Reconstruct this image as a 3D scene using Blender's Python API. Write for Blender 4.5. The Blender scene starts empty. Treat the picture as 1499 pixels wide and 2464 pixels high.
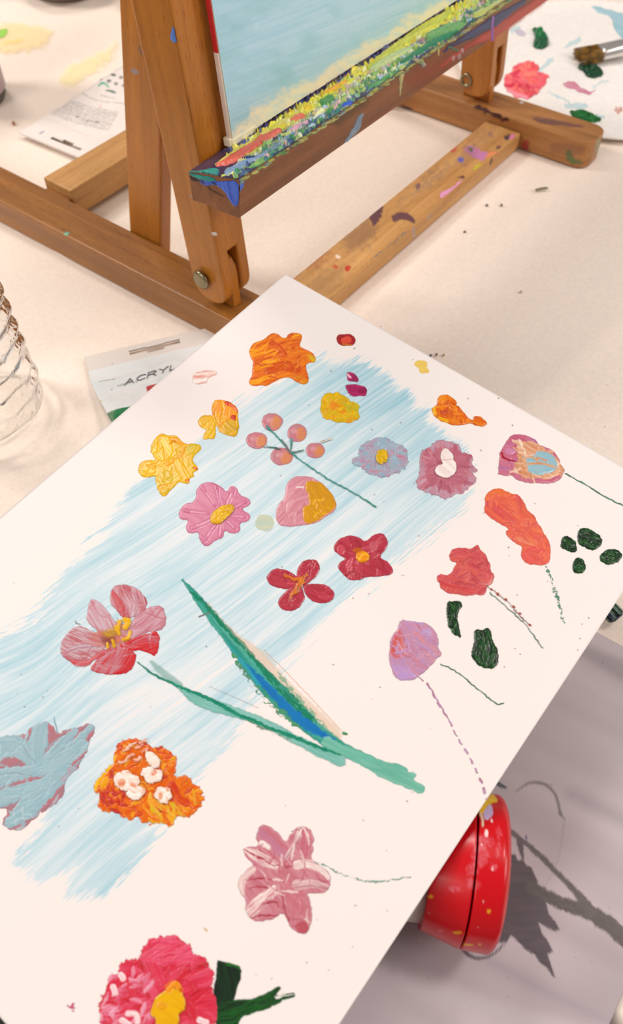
import bpy, math, random
import numpy as np
from mathutils import Vector, Matrix
random.seed(5)
scn = bpy.context.scene
# ------------------------------------------------------------------ camera, world, lights
FPX = 1850.0
CAM = np.array([0.0, 0.0, 0.30])
MR = np.array([[0.6061, -0.7953, -0.0119], [-0.6486, -0.4856, -0.5861], [0.4604, 0.3630, -0.8101]])
cd = bpy.data.cameras.new('camera'); cam = bpy.data.objects.new('camera', cd); scn.collection.objects.link(cam)
cd.sensor_fit = 'VERTICAL'; cd.sensor_height = 36.0; cd.lens = 36.0 * FPX / 2464.0
cd.clip_start = 0.01
r_, u_, b_ = MR[0], -MR[1], -MR[2]
cam.matrix_world = Matrix(((r_[0], u_[0], b_[0], CAM[0]), (r_[1], u_[1], b_[1], CAM[1]), (r_[2], u_[2], b_[2], CAM[2]), (0, 0, 0, 1)))
cd.dof.use_dof = True; cd.dof.focus_distance = 0.31; cd.dof.aperture_fstop = 13.0
scn.camera = cam
scn.view_settings.view_transform = 'Standard'; scn.view_settings.look = 'None'
scn.view_settings.gamma = 1.0; scn.view_settings.exposure = 0.06
scn.view_settings.use_curve_mapping = False
scn.cycles.use_denoising = True
w = bpy.data.worlds.new('world'); scn.world = w; w.use_nodes = True
w.node_tree.nodes['Background'].inputs[0].default_value = (1.0, 0.91, 0.87, 1)
w.node_tree.nodes['Background'].inputs[1].default_value = 0.25
def area(name, loc, target, size, power, col, sy=None):
    l = bpy.data.lights.new(name, 'AREA'); l.energy = power; l.color = col
    l.shape = 'RECTANGLE'; l.size = size; l.size_y = sy or size
    o = bpy.data.objects.new(name, l); scn.collection.objects.link(o)
    o.location = loc; d = Vector(target) - Vector(loc)
    o.rotation_euler = d.to_track_quat('-Z', 'Y').to_euler(); return o
area('front_fill', (0.75, -1.25, 0.95), (0.35, 0.2, 0.08), 0.6, 10.5, (1.0, 0.90, 0.87))  # added front light, set low to brighten the canvas and other front faces
area('side_fill', (-1.15, 0.45, 1.0), (0.25, 0.25, 0.05), 0.7, 9.0, (1.0, 0.92, 0.87))  # invented fill light for the left-facing wood, not an actual window
area('back_lamp', (-0.08, 1.30, 1.15), (0.25, 0.5, 0), 0.30, 10.0, (1.0, 0.94, 0.89))
area('ceiling_lamp', (0.66, 1.32, 2.0), (0.3, 0.3, 0), 0.34, 12.5, (1.0, 0.92, 0.86), 0.5)
area('overhead_fill', (1.0, -0.5, 2.0), (0.3, 0.3, 0), 0.36, 13.0, (1.0, 0.92, 0.87), 0.5)  # extra overhead fill, added to light canvas and table without glare on the paint

# ------------------------------------------------------------------ geometry helpers
def ray(px, py): return MR.T @ np.array([(px - 750) / FPX, (py - 1232) / FPX, 1.0])
def P(px, py, ax=2, v=0.0):
    d = ray(px, py); return CAM + (v - CAM[ax]) / d[ax] * d
def project(V):
    c = (V - CAM) @ MR.T
    return 750 + FPX * c[:, 0] / c[:, 2], 1232 + FPX * c[:, 1] / c[:, 2]
WL = {}
def link(o, parent, world):
    scn.collection.objects.link(o); world = np.array(world, float)
    if parent is not None:
        o.parent = parent; o.location = tuple(world - WL[parent.name])
    else: o.location = tuple(world)
    WL[o.name] = world
    return o
def tag(o, label=None, cat=None, group=None, kind=None):
    if label: o['label'] = label
    if cat: o['category'] = cat
    if group: o['group'] = group
    if kind: o['kind'] = kind
    return o
def empty(name, loc, label=None, cat=None, group=None):
    o = bpy.data.objects.new(name, None); o.empty_display_size = 0.02
    link(o, None, loc); return tag(o, label, cat, group)
def mesh(name, V, F, mat, parent=None, origin=None, smooth=True, col=None, rot=None, label=None):
    """V world coordinates (or local ones when rot, a 3x3 of column axes, is given)."""
    V = np.asarray(V, float)
    if origin is None: origin = V.mean(0) if rot is None else (0, 0, 0)
    origin = np.array(origin, float)
    me = bpy.data.meshes.new(name)
    L = V - origin if rot is None else V
    if isinstance(F, np.ndarray):
        nf, k = F.shape
        me.vertices.add(len(L)); me.vertices.foreach_set('co', L.astype(np.float32).ravel())
        me.loops.add(nf * k); me.loops.foreach_set('vertex_index', F.astype(np.int32).ravel())
        me.polygons.add(nf); me.polygons.foreach_set('loop_start', np.arange(0, nf * k, k, dtype=np.int32))
        me.polygons.foreach_set('loop_total', np.full(nf, k, dtype=np.int32))
        me.update(calc_edges=True); me.validate()
    else:
        me.from_pydata([tuple(p) for p in L], [], [tuple(f) for f in F]); me.update()
    if smooth: me.polygons.foreach_set('use_smooth', [True] * len(me.polygons))
    if col is not None:
        a = me.color_attributes.new('Col', 'FLOAT_COLOR', 'POINT')
        a.data.foreach_set('color', col.astype(np.float32).ravel())
    if mat: me.materials.append(mat)
    o = bpy.data.objects.new(name, me)
    link(o, parent, origin)
    if rot is not None:
        o.rotation_euler = Matrix(tuple(map(tuple, rot))).to_euler()
    if label: o['label'] = label
    return o
def gridF(nu, nv):
    i, j = np.meshgrid(np.arange(nu - 1), np.arange(nv - 1), indexing='ij')
    a = (i * nv + j).ravel()
    return np.stack([a, a + nv, a + nv + 1, a + 1], 1)

# ------------------------------------------------------------------ noise and painting engine
_rs = np.random.RandomState(11); _T = _rs.rand(512, 512)
def vn(x, y, s=0):
    x = x + s * 17.13; y = y + s * 9.71
    xi = np.floor(x).astype(int); yi = np.floor(y).astype(int); fx = x - xi; fy = y - yi
    fx = fx * fx * (3 - 2 * fx); fy = fy * fy * (3 - 2 * fy)
    xi &= 511; yi &= 511; x1 = (xi + 1) & 511; y1 = (yi + 1) & 511
    return (_T[xi, yi] * (1 - fx) + _T[x1, yi] * fx) * (1 - fy) + (_T[xi, y1] * (1 - fx) + _T[x1, y1] * fx) * fy
def fbm(x, y, s=0, o=3):
    r = 0; a = .5; t = 0
    for k in range(o):
        r = r + a * vn(x * 2 ** k, y * 2 ** k, s + k * 3); t += a; a *= .5
    return r / t
def sstep(a, b, x):
    t = np.clip((x - a) / (b - a), 0, 1); return t * t * (3 - 2 * t)
def lin(c):
    c = np.asarray(c, float) / 255.0
    return np.where(c <= .04045, c / 12.92, ((c + .055) / 1.055) ** 2.4)
def L4(c): return (*[float(v) for v in lin(c)], 1.0)
def chaikin(p, n=1, closed=True):
    p = np.array(p, float)
    for _ in range(n):
        q = np.roll(p, -1, 0)
        if closed: p = np.stack([.75 * p + .25 * q, .25 * p + .75 * q], 1).reshape(-1, 2)
        else:
            a, b = p[:-1], p[1:]
            m = np.stack([.75 * a + .25 * b, .25 * a + .75 * b], 1).reshape(-1, 2)
            p = np.vstack([p[:1], m, p[-1:]])
    return p
RELIEF = 0.34
PIGMENT = 0.88   # albedo of the colours as read off under this bright light
SC_REF = [None]
class Art:
    def __init__(s, X, Y, T=(0, 0, 1)):
        s.X, s.Y = X, Y; n = len(X); s.C = np.zeros((n, 3)); s.A = np.zeros(n); s.H = np.zeros(n)
        s.T = T; s.k = 0
    def tf(s, p):
        p = np.array(p, float); return np.stack([s.T[0] + p[:, 0] * s.T[2], s.T[1] + p[:, 1] * s.T[2]], 1)
    def comp(s, m, a, c, c2, n, h, keep, mixk=2.2, mix=.5):
        if keep: a = a * s.A[m]
        t = np.clip((n - .5) * mixk + mix, 0, 1)[:, None]
        c = lin(c)[None]; c2 = c if c2 is None else lin(c2)[None]
        col = c * (1 - t) + c2 * t
        A0 = s.A[m]; A1 = a + A0 * (1 - a)
        w = np.where(A1 > 1e-5, a / np.maximum(A1, 1e-5), 0)[:, None]
        s.C[m] = s.C[m] * (1 - w) + col * w
        s.A[m] = A1
        s.H[m] = s.H[m] * (1 - a * .75) + h * a
    def poly(s, pts, c, c2=None, ang=0, mix=.5, edge=1.2, rough=3, rs=14, h=.6, alpha=1, dry=0, lu=40, lv=5, keep=False, sm=1, mixk=2.2, raw=False):
        s.k += 1; sd_ = s.k
        p = np.array(pts, float) if raw else s.tf(pts)
        if sm: p = chaikin(p, sm)
        mg = rough + edge + 6
        m = np.nonzero((s.X > p[:, 0].min() - mg) & (s.X < p[:, 0].max() + mg) & (s.Y > p[:, 1].min() - mg) & (s.Y < p[:, 1].max() + mg))[0]
        if not len(m): return
        x = s.X[m]; y = s.Y[m]
        xw = x + (fbm(x / rs, y / rs, sd_) - .5) * 2 * rough; yw = y + (fbm(x / rs, y / rs, sd_ + 7) - .5) * 2 * rough
        d2 = np.full(len(m), 1e18); ins = np.zeros(len(m), bool)
        for i in range(len(p)):
            a = p[i]; b = p[(i + 1) % len(p)]; e = b - a
            wx = xw - a[0]; wy = yw - a[1]
            t = np.clip((wx * e[0] + wy * e[1]) / (e @ e + 1e-9), 0, 1)
            d2 = np.minimum(d2, (wx - t * e[0]) ** 2 + (wy - t * e[1]) ** 2)
            if a[1] != b[1]:
                cnd = ((a[1] > yw) != (b[1] > yw)) & (xw < (b[0] - a[0]) * (yw - a[1]) / (b[1] - a[1]) + a[0])
                ins ^= cnd
        sd = np.where(ins, 1, -1) * np.sqrt(d2)
        th = math.radians(ang); u = x * math.cos(th) + y * math.sin(th); v = -x * math.sin(th) + y * math.cos(th)
        u = u + 6 * (vn(x / 30, y / 30, sd_) - .5)
        v = v + 8 * (vn(x / 26, y / 26, sd_ + 2) - .5)
        n = fbm(u / lu, v / lv, sd_, 3)
        a = sstep(-edge, edge, sd) * alpha
        if dry: a = a * sstep(dry * .55, dry * .55 + .12, n + np.clip(sd / 30, 0, 1) * .5)
        hh = h * (.25 + .75 * sstep(0, 6, sd)) * (.7 + .6 * n) + h * .35 * np.exp(-((sd - 3) / 2.) ** 2)
        s.comp(m, a, c, c2, n, hh, keep, mixk, mix)
    def ell(s, cx, cy, rx, ry, c, rot=0, **k):
        t = np.linspace(0, 2 * math.pi, 14, endpoint=False); r = math.radians(rot)
        x = rx * np.cos(t); y = ry * np.sin(t)
        s.poly(np.stack([cx + x * math.cos(r) - y * math.sin(r), cy + x * math.sin(r) + y * math.cos(r)], 1), c, **k)
    def stroke(s, pts, wd, c, c2=None, mix=.5, edge=1, rough=1, h=.5, alpha=1, dry=0, keep=False, lu=30, lv=2.2, raw=False, sm=2, dash=0, mixk=2.5):
        s.k += 1; sd_ = s.k
        p = np.array(pts, float) if raw else s.tf(pts)
        nw = len(p); p = chaikin(p, sm, False) if len(p) > 2 else p
        wd = np.array([wd] * 2 if np.isscalar(wd) else wd, float) * (1 if raw else s.T[2])
        Ls = np.r_[0, np.cumsum(np.hypot(*np.diff(p, axis=0).T))]
        ww = np.interp(Ls / Ls[-1], np.linspace(0, 1, len(wd)), wd) / 2
        mg = ww.max() + edge + rough + 2
        m = np.nonzero((s.X > p[:, 0].min() - mg) & (s.X < p[:, 0].max() + mg) & (s.Y > p[:, 1].min() - mg) & (s.Y < p[:, 1].max() + mg))[0]
        if not len(m): return
        x = s.X[m]; y = s.Y[m]
        xw = x + (vn(x / 7, y / 7, sd_) - .5) * 2 * rough; yw = y + (vn(x / 7, y / 7, sd_ + 5) - .5) * 2 * rough
        best = np.full(len(m), 1e9); U = np.zeros(len(m)); Vv = np.zeros(len(m))
        for i in range(len(p) - 1):
            a = p[i]; e = p[i + 1] - a; l = math.hypot(*e) + 1e-9; e = e / l
            wx = xw - a[0]; wy = yw - a[1]; t = np.clip(wx * e[0] + wy * e[1], 0, l)
            d = np.hypot(wx - t * e[0], wy - t * e[1]); hw = ww[i] + (ww[i + 1] - ww[i]) * t / l
            q = d - hw; mm = q < best
            best = np.where(mm, q, best); U = np.where(mm, Ls[i] + t, U); Vv = np.where(mm, (wx * -e[1] + wy * e[0]), Vv)
        n = fbm(U / lu, Vv / lv, sd_, 3)
        a = sstep(edge, -edge, best) * alpha
        if dry: a = a * sstep(dry * .7, dry * .7 + .15, n)
        if dash: a = a * sstep(.22, .36, .5 + .5 * np.sin(U / dash * 2 * math.pi) + .3 * (vn(U / 9, Vv / 2, sd_) - .5))
        hh = h * sstep(0, 3.5, -best) * (.6 + .8 * n)
        s.comp(m, a, c, c2, n, hh, keep, mixk, mix)
    def dabs(s, n, ln, wd, cols, ang=0, spread=60, seed=1, h=.7, box=None, keep=True, alpha=.85, center=None, curve=.3, inner=0):
        """brush dabs confined to the paint already laid"""
        rg = np.random.RandomState(seed); idx = np.nonzero(s.A > .6)[0]
        if box is not None:
            b = s.tf([box[:2], box[2:]])
            idx = idx[(s.X[idx] > b[0, 0]) & (s.X[idx] < b[1, 0]) & (s.Y[idx] > b[0, 1]) & (s.Y[idx] < b[1, 1])]
        if not len(idx): return
        if center is not None: center = s.tf([center])[0]
        for _ in range(n):
            i = idx[rg.randint(len(idx))]; x, y = s.X[i], s.Y[i]
            a = math.radians(ang + rg.uniform(-spread, spread))
            if center is not None: a = math.atan2(y - center[1], x - center[0]) + math.radians(rg.uniform(-spread, spread))
            l = ln * rg.uniform(.6, 1.4) / 2; q = a + rg.uniform(-curve, curve) * 2
            pts = [(x - l * math.cos(a), y - l * math.sin(a)), (x, y), (x + l * math.cos(q), y + l * math.sin(q))]
            c = cols[rg.randint(len(cols))]; c2 = cols[rg.randint(len(cols))]
            s.stroke(pts, [wd * .5, wd * rg.uniform(.8, 1.2), wd * .4], c, c2, h=h * rg.uniform(.5, 1.3), keep=keep, alpha=alpha, raw=True, rough=1.5, edge=1.2, sm=1)
def finish(name, art, V0, nu, nv, nrm, mat, parent, lift, hs, label=None, amin=.03, solid=False):
    H = art.H * hs * sstep(.15, .9, art.A)
    V = V0 + nrm[None] * (lift + H)[:, None]
    F = gridF(nu, nv)
    k = (art.A[F] > amin).any(1) if not solid else np.ones(len(F), bool)
    F = F[k]
    if not len(F): print('EMPTY', name); return None
    used = np.unique(F); re = np.full(len(V), -1); re[used] = np.arange(len(used))
    # colour bleeds to transparent neighbours so that edges do not darken
    C = art.C.copy(); z = art.A < .02
    if z.any() and (~z).any():
        C2 = C.reshape(nu, nv, 3); A2 = art.A.reshape(nu, nv, 1); acc = np.zeros_like(C2); wt = np.zeros_like(A2)
        for dx in (-2, -1, 0, 1, 2):
            for dy in (-2, -1, 0, 1, 2):
                acc += np.roll(C2 * A2, (dx, dy), (0, 1)); wt += np.roll(A2, (dx, dy), (0, 1))
        B = (acc / np.maximum(wt, 1e-4)).reshape(-1, 3); C[z] = B[z]
    col = np.concatenate([C, art.A[:, None]], 1)[used]
    return mesh(name, V[used], re[F], mat, parent, col=col, label=label)
def patch(name, fn, box, plane, mat, parent, T=(0, 0, 1), step=1.3, lift=.00006, hs=.0005, label=None):
    """a thin layer of real paint lying on a plane: fn paints it, its relief is geometry"""
    b = [T[0] + box[0] * T[2], T[1] + box[1] * T[2], T[0] + box[2] * T[2], T[1] + box[3] * T[2]]
    xs = np.arange(b[0], b[2], step); ys = np.arange(b[1], b[3], step)
    X, Y = np.meshgrid(xs, ys, indexing='ij'); X = X.ravel(); Y = Y.ravel()
    p0, n = plane
    D = np.stack([(X - 750) / FPX, (Y - 1232) / FPX, np.ones(len(X))], 1) @ MR
    t = ((p0 - CAM) @ n) / (D @ n); V0 = CAM + D * t[:, None]
    art = Art(X, Y, T); fn(art)
    if plane[0] is SC_REF[0]: hs *= RELIEF; art.C = art.C ** 1.12 * PIGMENT
    return finish(name, art, V0, len(xs), len(ys), n, mat, parent, lift, hs, label)

# ------------------------------------------------------------------ materials
def nm(name):
    m = bpy.data.materials.new(name); m.use_nodes = True; nt = m.node_tree; b = nt.nodes['Principled BSDF']
    return m, nt, b
def N(nt, t, **k):
    n = nt.nodes.new(t)
    for a, v in k.items():
        if a.startswith('i_'): n.inputs[int(a[2:])].default_value = v
        else: setattr(n, a, v)
    return n
def simple(name, c, rough=.5, spec=.5, metal=0, bump=0, bs=300, coat=0):
    m, nt, b = nm(name); b.inputs['Roughness'].default_value = rough; b.inputs['Metallic'].default_value = metal
    b.inputs['Specular IOR Level'].default_value = spec; b.inputs['Coat Weight'].default_value = coat
    tc = N(nt, 'ShaderNodeTexCoord'); n = N(nt, 'ShaderNodeTexNoise'); n.inputs['Scale'].default_value = bs; n.inputs['Detail'].default_value = 4
    nt.links.new(tc.outputs['Object'], n.inputs['Vector'])
    cr = N(nt, 'ShaderNodeMix', data_type='RGBA'); cr.inputs[6].default_value = L4([v * .94 for v in c]); cr.inputs[7].default_value = L4([min(255, v * 1.03) for v in c])
    nt.links.new(n.outputs[0], cr.inputs[0]); nt.links.new(cr.outputs[2], b.inputs['Base Color'])
    if bump:
        bp = N(nt, 'ShaderNodeBump'); bp.inputs['Strength'].default_value = bump; bp.inputs['Distance'].default_value = .0003
        nt.links.new(n.outputs[0], bp.inputs['Height']); nt.links.new(bp.outputs[0], b.inputs['Normal'])
    return m
def paintmat(name, rough=.35, spec=.5, alpha=True, coat=0.0):
    m, nt, b = nm(name); a = N(nt, 'ShaderNodeVertexColor', layer_name='Col')
    nt.links.new(a.outputs['Color'], b.inputs['Base Color'])
    if alpha: nt.links.new(a.outputs['Alpha'], b.inputs['Alpha'])
    b.inputs['Roughness'].default_value = rough; b.inputs['Specular IOR Level'].default_value = spec
    b.inputs['Coat Weight'].default_value = coat; b.inputs['Coat Roughness'].default_value = .12
    return m
M_wet = paintmat('wet_acrylic', .27, .32, coat=.06)
M_dry = paintmat('dry_acrylic', .38, .4)
M_flat = paintmat('flat_pigment', .75, .2)
M_plate_art = paintmat('printed_surface', .45, .4)
def wood(name, c1, c2, rough=.38, coat=.25, g=1.0):
    m, nt, b = nm(name); tc = N(nt, 'ShaderNodeTexCoord')
    mp = N(nt, 'ShaderNodeMapping'); mp.inputs['Scale'].default_value = (9 * g, 150 * g, 150 * g)
    nt.links.new(tc.outputs['Object'], mp.inputs[0])
    n1 = N(nt, 'ShaderNodeTexNoise'); n1.inputs['Scale'].default_value = 1; n1.inputs['Detail'].default_value = 5; n1.inputs['Distortion'].default_value = .6
    nt.links.new(mp.outputs[0], n1.inputs['Vector'])
    mp2 = N(nt, 'ShaderNodeMapping'); mp2.inputs['Scale'].default_value = (160, 1400, 1400); nt.links.new(tc.outputs['Object'], mp2.inputs[0])
    n2 = N(nt, 'ShaderNodeTexNoise'); n2.inputs['Scale'].default_value = 1; n2.inputs['Detail'].default_value = 2; nt.links.new(mp2.outputs[0], n2.inputs['Vector'])
    n3 = N(nt, 'ShaderNodeTexNoise'); n3.inputs['Scale'].default_value = 22; n3.inputs['Detail'].default_value = 4; nt.links.new(tc.outputs['Object'], n3.inputs['Vector'])
    cr = N(nt, 'ShaderNodeValToRGB'); cr.color_ramp.elements[0].position = .3; cr.color_ramp.elements[1].position = .72
    cr.color_ramp.elements[0].color = L4(c1); cr.color_ramp.elements[1].color = L4(c2)
    nt.links.new(n1.outputs[0], cr.inputs[0])
    fl = N(nt, 'ShaderNodeValToRGB'); fl.color_ramp.elements[0].position = .30; fl.color_ramp.elements[1].position = .42
    fl.color_ramp.elements[0].color = (.72, .66, .6, 1); fl.color_ramp.elements[1].color = (1, 1, 1, 1); nt.links.new(n2.outputs[0], fl.inputs[0])
    mu = N(nt, 'ShaderNodeMix', data_type='RGBA', blend_type='MULTIPLY'); mu.inputs[0].default_value = 1
    nt.links.new(cr.outputs[0], mu.inputs[6]); nt.links.new(fl.outputs[0], mu.inputs[7])
    wv = N(nt, 'ShaderNodeMapRange'); wv.inputs[3].default_value = .82; wv.inputs[4].default_value = 1.14; nt.links.new(n3.outputs[0], wv.inputs[0])
    m2 = N(nt, 'ShaderNodeMix', data_type='RGBA', blend_type='MULTIPLY'); m2.inputs[0].default_value = 1
    nt.links.new(mu.outputs[2], m2.inputs[6]); nt.links.new(wv.outputs[0], m2.inputs[7])
    a = N(nt, 'ShaderNodeVertexColor', layer_name='Col'); mx = N(nt, 'ShaderNodeMix', data_type='RGBA')
    nt.links.new(a.outputs['Alpha'], mx.inputs[0]); nt.links.new(m2.outputs[2], mx.inputs[6]); nt.links.new(a.outputs['Color'], mx.inputs[7])
    nt.links.new(mx.outputs[2], b.inputs['Base Color'])
    bp = N(nt, 'ShaderNodeBump'); bp.inputs['Strength'].default_value = .25; bp.inputs['Distance'].default_value = .0002
    nt.links.new(n1.outputs[0], bp.inputs['Height']); nt.links.new(bp.outputs[0], b.inputs['Normal'])
    b.inputs['Roughness'].default_value = rough; b.inputs['Coat Weight'].default_value = coat; b.inputs['Coat Roughness'].default_value = .3
    b.inputs['Specular IOR Level'].default_value = .35
    return m
W_rail = wood('varnished_beech', (132, 84, 36), (166, 110, 50))
W_leg = wood('varnished_beech_upright', (162, 98, 28), (196, 124, 40))
W_cross = wood('worn_beech', (180, 130, 74), (208, 160, 100), rough=.5, coat=.1)
W_tray = wood('tray_beech', (116, 70, 38), (146, 92, 52), rough=.5, coat=.1)
M_brass = simple('aged_brass', (150, 140, 112), .32, .5, 1.0, .4, 900)

# ------------------------------------------------------------------ structure: floor and the table
FL = -0.74
mesh('floor', [(-2, -2, FL), (3, -2, FL), (3, 3, FL), (-2, 3, FL)], [(0, 1, 2, 3)], simple('dark_floor', (38, 34, 34), .7, bump=.5, bs=80), smooth=False)['kind'] = 'structure'
M_cloth = simple('table_paper', (243, 229, 215), .62, .25, bump=.12, bs=500)
TX0, TX1, TY0, TY1 = 0.0735, 1.45, -0.75, 1.35
def box_vf(a, b):
    x0, y0, z0 = a; x1, y1, z1 = b
    V = [(x0, y0, z0), (x1, y0, z0), (x1, y1, z0), (x0, y1, z0), (x0, y0, z1), (x1, y0, z1), (x1, y1, z1), (x0, y1, z1)]
    return V, [(0, 3, 2, 1), (4, 5, 6, 7), (0, 1, 5, 4), (1, 2, 6, 5), (2, 3, 7, 6), (3, 0, 4, 7)]
tab = empty('table', (0.7, .3, FL), 'long work table hidden under the cream table covering', 'table')
V, F = box_vf((TX0 + .004, TY0 + .01, -.032), (TX1 - .01, TY1 - .01, -.004)); mesh('tabletop', V, F, simple('table_board', (150, 120, 90), .6), tab, smooth=False)
for x in (.16, 1.36):
    for y in (-.66, 1.26):
        V, F = box_vf((x - .025, y - .025, FL + .002), (x + .025, y + .025, -.031)); mesh('leg', V, F, simple('table_leg_metal', (60, 60, 62), .4, metal=1), tab, smooth=False)
def cloth():
    xs = np.r_[[TX0 - .002] * 1, np.arange(TX0, TX1, .004)]; ys = np.arange(TY0, TY1, .005)
    X, Y = np.meshgrid(xs, ys, indexing='ij')
    Z = (fbm(X * 7, Y * 7, 3) - .5) * .0012
    def crease(a, b, wd, h, off=0):
        nonlocal Z
        a = np.array(a[:2]); b = np.array(b[:2]); d = (b - a) / np.linalg.norm(b - a); n = np.array([-d[1], d[0]])
        q = (X - a[0]) * n[0] + (Y - a[1]) * n[1]; t = (X - a[0]) * d[0] + (Y - a[1]) * d[1]
        e = sstep(-.05, .02, t) * sstep(np.linalg.norm(b - a) + .05, np.linalg.norm(b - a) - .02, t)
        Z += h * np.exp(-np.abs(q / wd) ** 1.3) * e
    crease(P(880, 790), P(1150, 520), .0035, .0014)
    crease(P(0, 30), P(110, -5), .02, .006)
    crease(P(0, 650), P(330, 560), .006, .0012)
    crease(P(1499, 760), P(1250, 1000), .006, .0012)
    crease(P(1380, 1500), P(1499, 1440), .004, .0008)
    crease(P(200, 20), P(330, -40), .02, .003)
    Z -= .0008
    # keep it flat where things stand
    Z = np.minimum(Z, .0055)
    nu, nv = X.shape
    V = np.stack([X.ravel(), Y.ravel(), Z.ravel()], 1)
    # hanging skirt along the near edge
    sk = []
    for k, (dx, dz) in enumerate(((-.004, -.001), (-.0065, -.006), (-.007, -.02), (-.007, -.24))):
        sk.append(np.stack([np.full(nv, TX0) + dx + (0.004 * np.sin(ys * 30) if k == 3 else 0), ys, np.full(nv, dz)], 1))
    V = np.vstack([V] + sk); F = gridF(nu, nv); base = nu * nv
    rows = [np.arange(nv)] + [base + k * nv + np.arange(nv) for k in range(4)]
    ex = []
    for a, b in zip(rows[:-1], rows[1:]):
        ex.append(np.stack([b[:-1], a[:-1], a[1:], b[1:]], 1))
    V[rows[0], 2] = -.0004
    return mesh('tablecloth', V, np.vstack([F] + ex), M_cloth)
tag(cloth(), 'cream white table covering under easel, palette and bottles, softly creased', 'tablecloth')

# ------------------------------------------------------------------ bars of wood
def rbar(name, p0, ax, ay, az, L, Wd, Tk, mat, parent, r=.0012, step=None, art=None, end_r=0, end_side=(0, 1), face_ok=None, label=None):
    """rounded bar; local x runs along the grain. p0 = corner, ax/ay/az unit axes"""
    ax, ay, az = (np.array(v, float) for v in (ax, ay, az)); p0 = np.array(p0, float)
    def cuts(n, st):
        st = st or n / 4; k = max(2, int(round((n - 2 * r) / st)) + 1)
        e = end_r if (n == L and end_r) else 0
        c = np.r_[0, .3 * r, .65 * r, np.linspace(r, n - r, k), n - .65 * r, n - .3 * r, n]
        if e: c = np.unique(np.r_[c, np.linspace(0, e, 9), n - np.linspace(0, e, 9)])
        return c
    A, B, C = cuts(L, step), cuts(Wd, step), cuts(Tk, step)
    Vs, Fs, o = [], [], 0
    for (U, Vv, fx, flip) in ((A, B, 2, 1), (A, C, 1, 0), (B, C, 0, 1)):
        for side in (0, 1):
            u, v = np.meshgrid(U, Vv, indexing='ij'); q = np.full(u.shape, (L, Wd, Tk)[fx] * side)
            pts = {2: (u, v, q), 1: (u, q, v), 0: (q, u, v)}[fx]
            Vs.append(np.stack([t.ravel() for t in pts], 1)); f = gridF(*u.shape)
            if (side == 0) == bool(flip): f = f[:, ::-1]
            Fs.append(f + o); o += u.size
    V = np.vstack(Vs); F = np.vstack(Fs)
    dim = np.array([L, Wd, Tk]); c = np.clip(V, r, dim - r); d = V - c; l = np.linalg.norm(d, axis=1, keepdims=True)
    V = np.where(l > 1e-9, c + d / np.maximum(l, 1e-9) * r, V)
    if end_r:
        for side in end_side:
            x = V[:, 0] if side == 0 else L - V[:, 0]
            k = x < end_r; hw = Wd / 2
            wx = hw - end_r + np.sqrt(np.maximum(end_r ** 2 - (end_r - x[k]) ** 2, 0))
            V[k, 1] = hw + (V[k, 1] - hw) * (wx / hw)
    # merge the seams
    key = np.round(V * 2e6).astype(np.int64); _, idx, inv = np.unique(key, axis=0, return_index=True, return_inverse=True)
    V = V[idx]; F = inv.ravel()[F]
    good = np.array([len(set(f)) == 4 for f in F]) if len(F) < 4000 else (F[:, 0] != F[:, 1]) & (F[:, 1] != F[:, 2]) & (F[:, 2] != F[:, 3]) & (F[:, 3] != F[:, 0]) & (F[:, 0] != F[:, 2]) & (F[:, 1] != F[:, 3])
    F = F[good]
    R = np.stack([ax, ay, az], 1); Wd_ = p0 + V @ R.T
    col = np.zeros((len(V), 4))
    if art:
        X, Y = project(Wd_); a = Art(X, Y); art(a, V)
        col = np.concatenate([a.C, a.A[:, None]], 1)
    if end_r or r: col[:, 3] = np.clip(col[:, 3], 0, 1)
    return mesh(name, V, F, mat, parent, origin=p0, col=col, rot=R, label=label)

easel = empty('table_easel', (.38, .29, 0), 'wooden tabletop easel with paint-crusted tray standing on the table', 'easel')
T_R = .019
# left side rail (runs along y), local x = -y
XL, XLw = .2358, .0274
def art_left(a, V):
    a.ell(160, 562, 6, 5, (120, 190, 160), raw=True, rough=1, h=0)
    for x, y in ((95, 537), (320, 655), (420, 700), (520, 752)): a.ell(x, y, 3, 2, (90, 70, 60), raw=True, h=0, rough=1, alpha=.6)
rbar('side_rail', (XL, .62, 0), (0, -1, 0), (1, 0, 0), (0, 0, 1), .62 - .152, XLw, T_R, W_rail, easel, step=.0016, art=art_left, end_r=.010, label='left side rail, cleaner wood')
def art_right(a, V):
    a.T = (650, 0, .5664)
    top = V[:, 2] > T_R - .0012
    K = dict(h=0, rough=3)
    a.poly([(1110, 500), (1180, 505), (1260, 520), (1340, 535), (1330, 545), (1200, 530), (1130, 520)], (96, 62, 66), alpha=.75, **K)
    a.poly([(1105, 495), (1150, 490), (1240, 520), (1200, 528), (1140, 515)], (120, 80, 70), alpha=.5, **K)
    a.stroke([(880, 455), (960, 490), (1010, 510)], 16, (74, 34, 34), h=0, rough=4)
    a.ell(1070, 433, 9, 6, (215, 205, 200), **K)
    a.poly([(1065, 600), (1100, 590), (1105, 620), (1085, 650), (1068, 640)], (165, 40, 40), alpha=.8, **K)
    a.poly([(1115, 650), (1180, 668), (1170, 680), (1120, 664)], (40, 30, 45), **K)
    a.dabs(1, 1, 1, [(0, 0, 0)])
    a.poly([(1250, 650), (1275, 620), (1290, 680), (1330, 685), (1330, 700), (1270, 695)], (60, 110, 60), alpha=.8, **K)
    a.poly([(1180, 600), (1340, 620), (1330, 660), (1200, 660)], (110, 70, 60), alpha=.35, **K)
    a.poly([(1385, 600), (1402, 570), (1405, 660), (1385, 690)], (120, 140, 110), alpha=.6, **K)
    a.poly([(560, 446), (600, 458), (600, 468), (560, 456)], (70, 40, 45), **K)
XR, XRw = .5206, .0282
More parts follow.
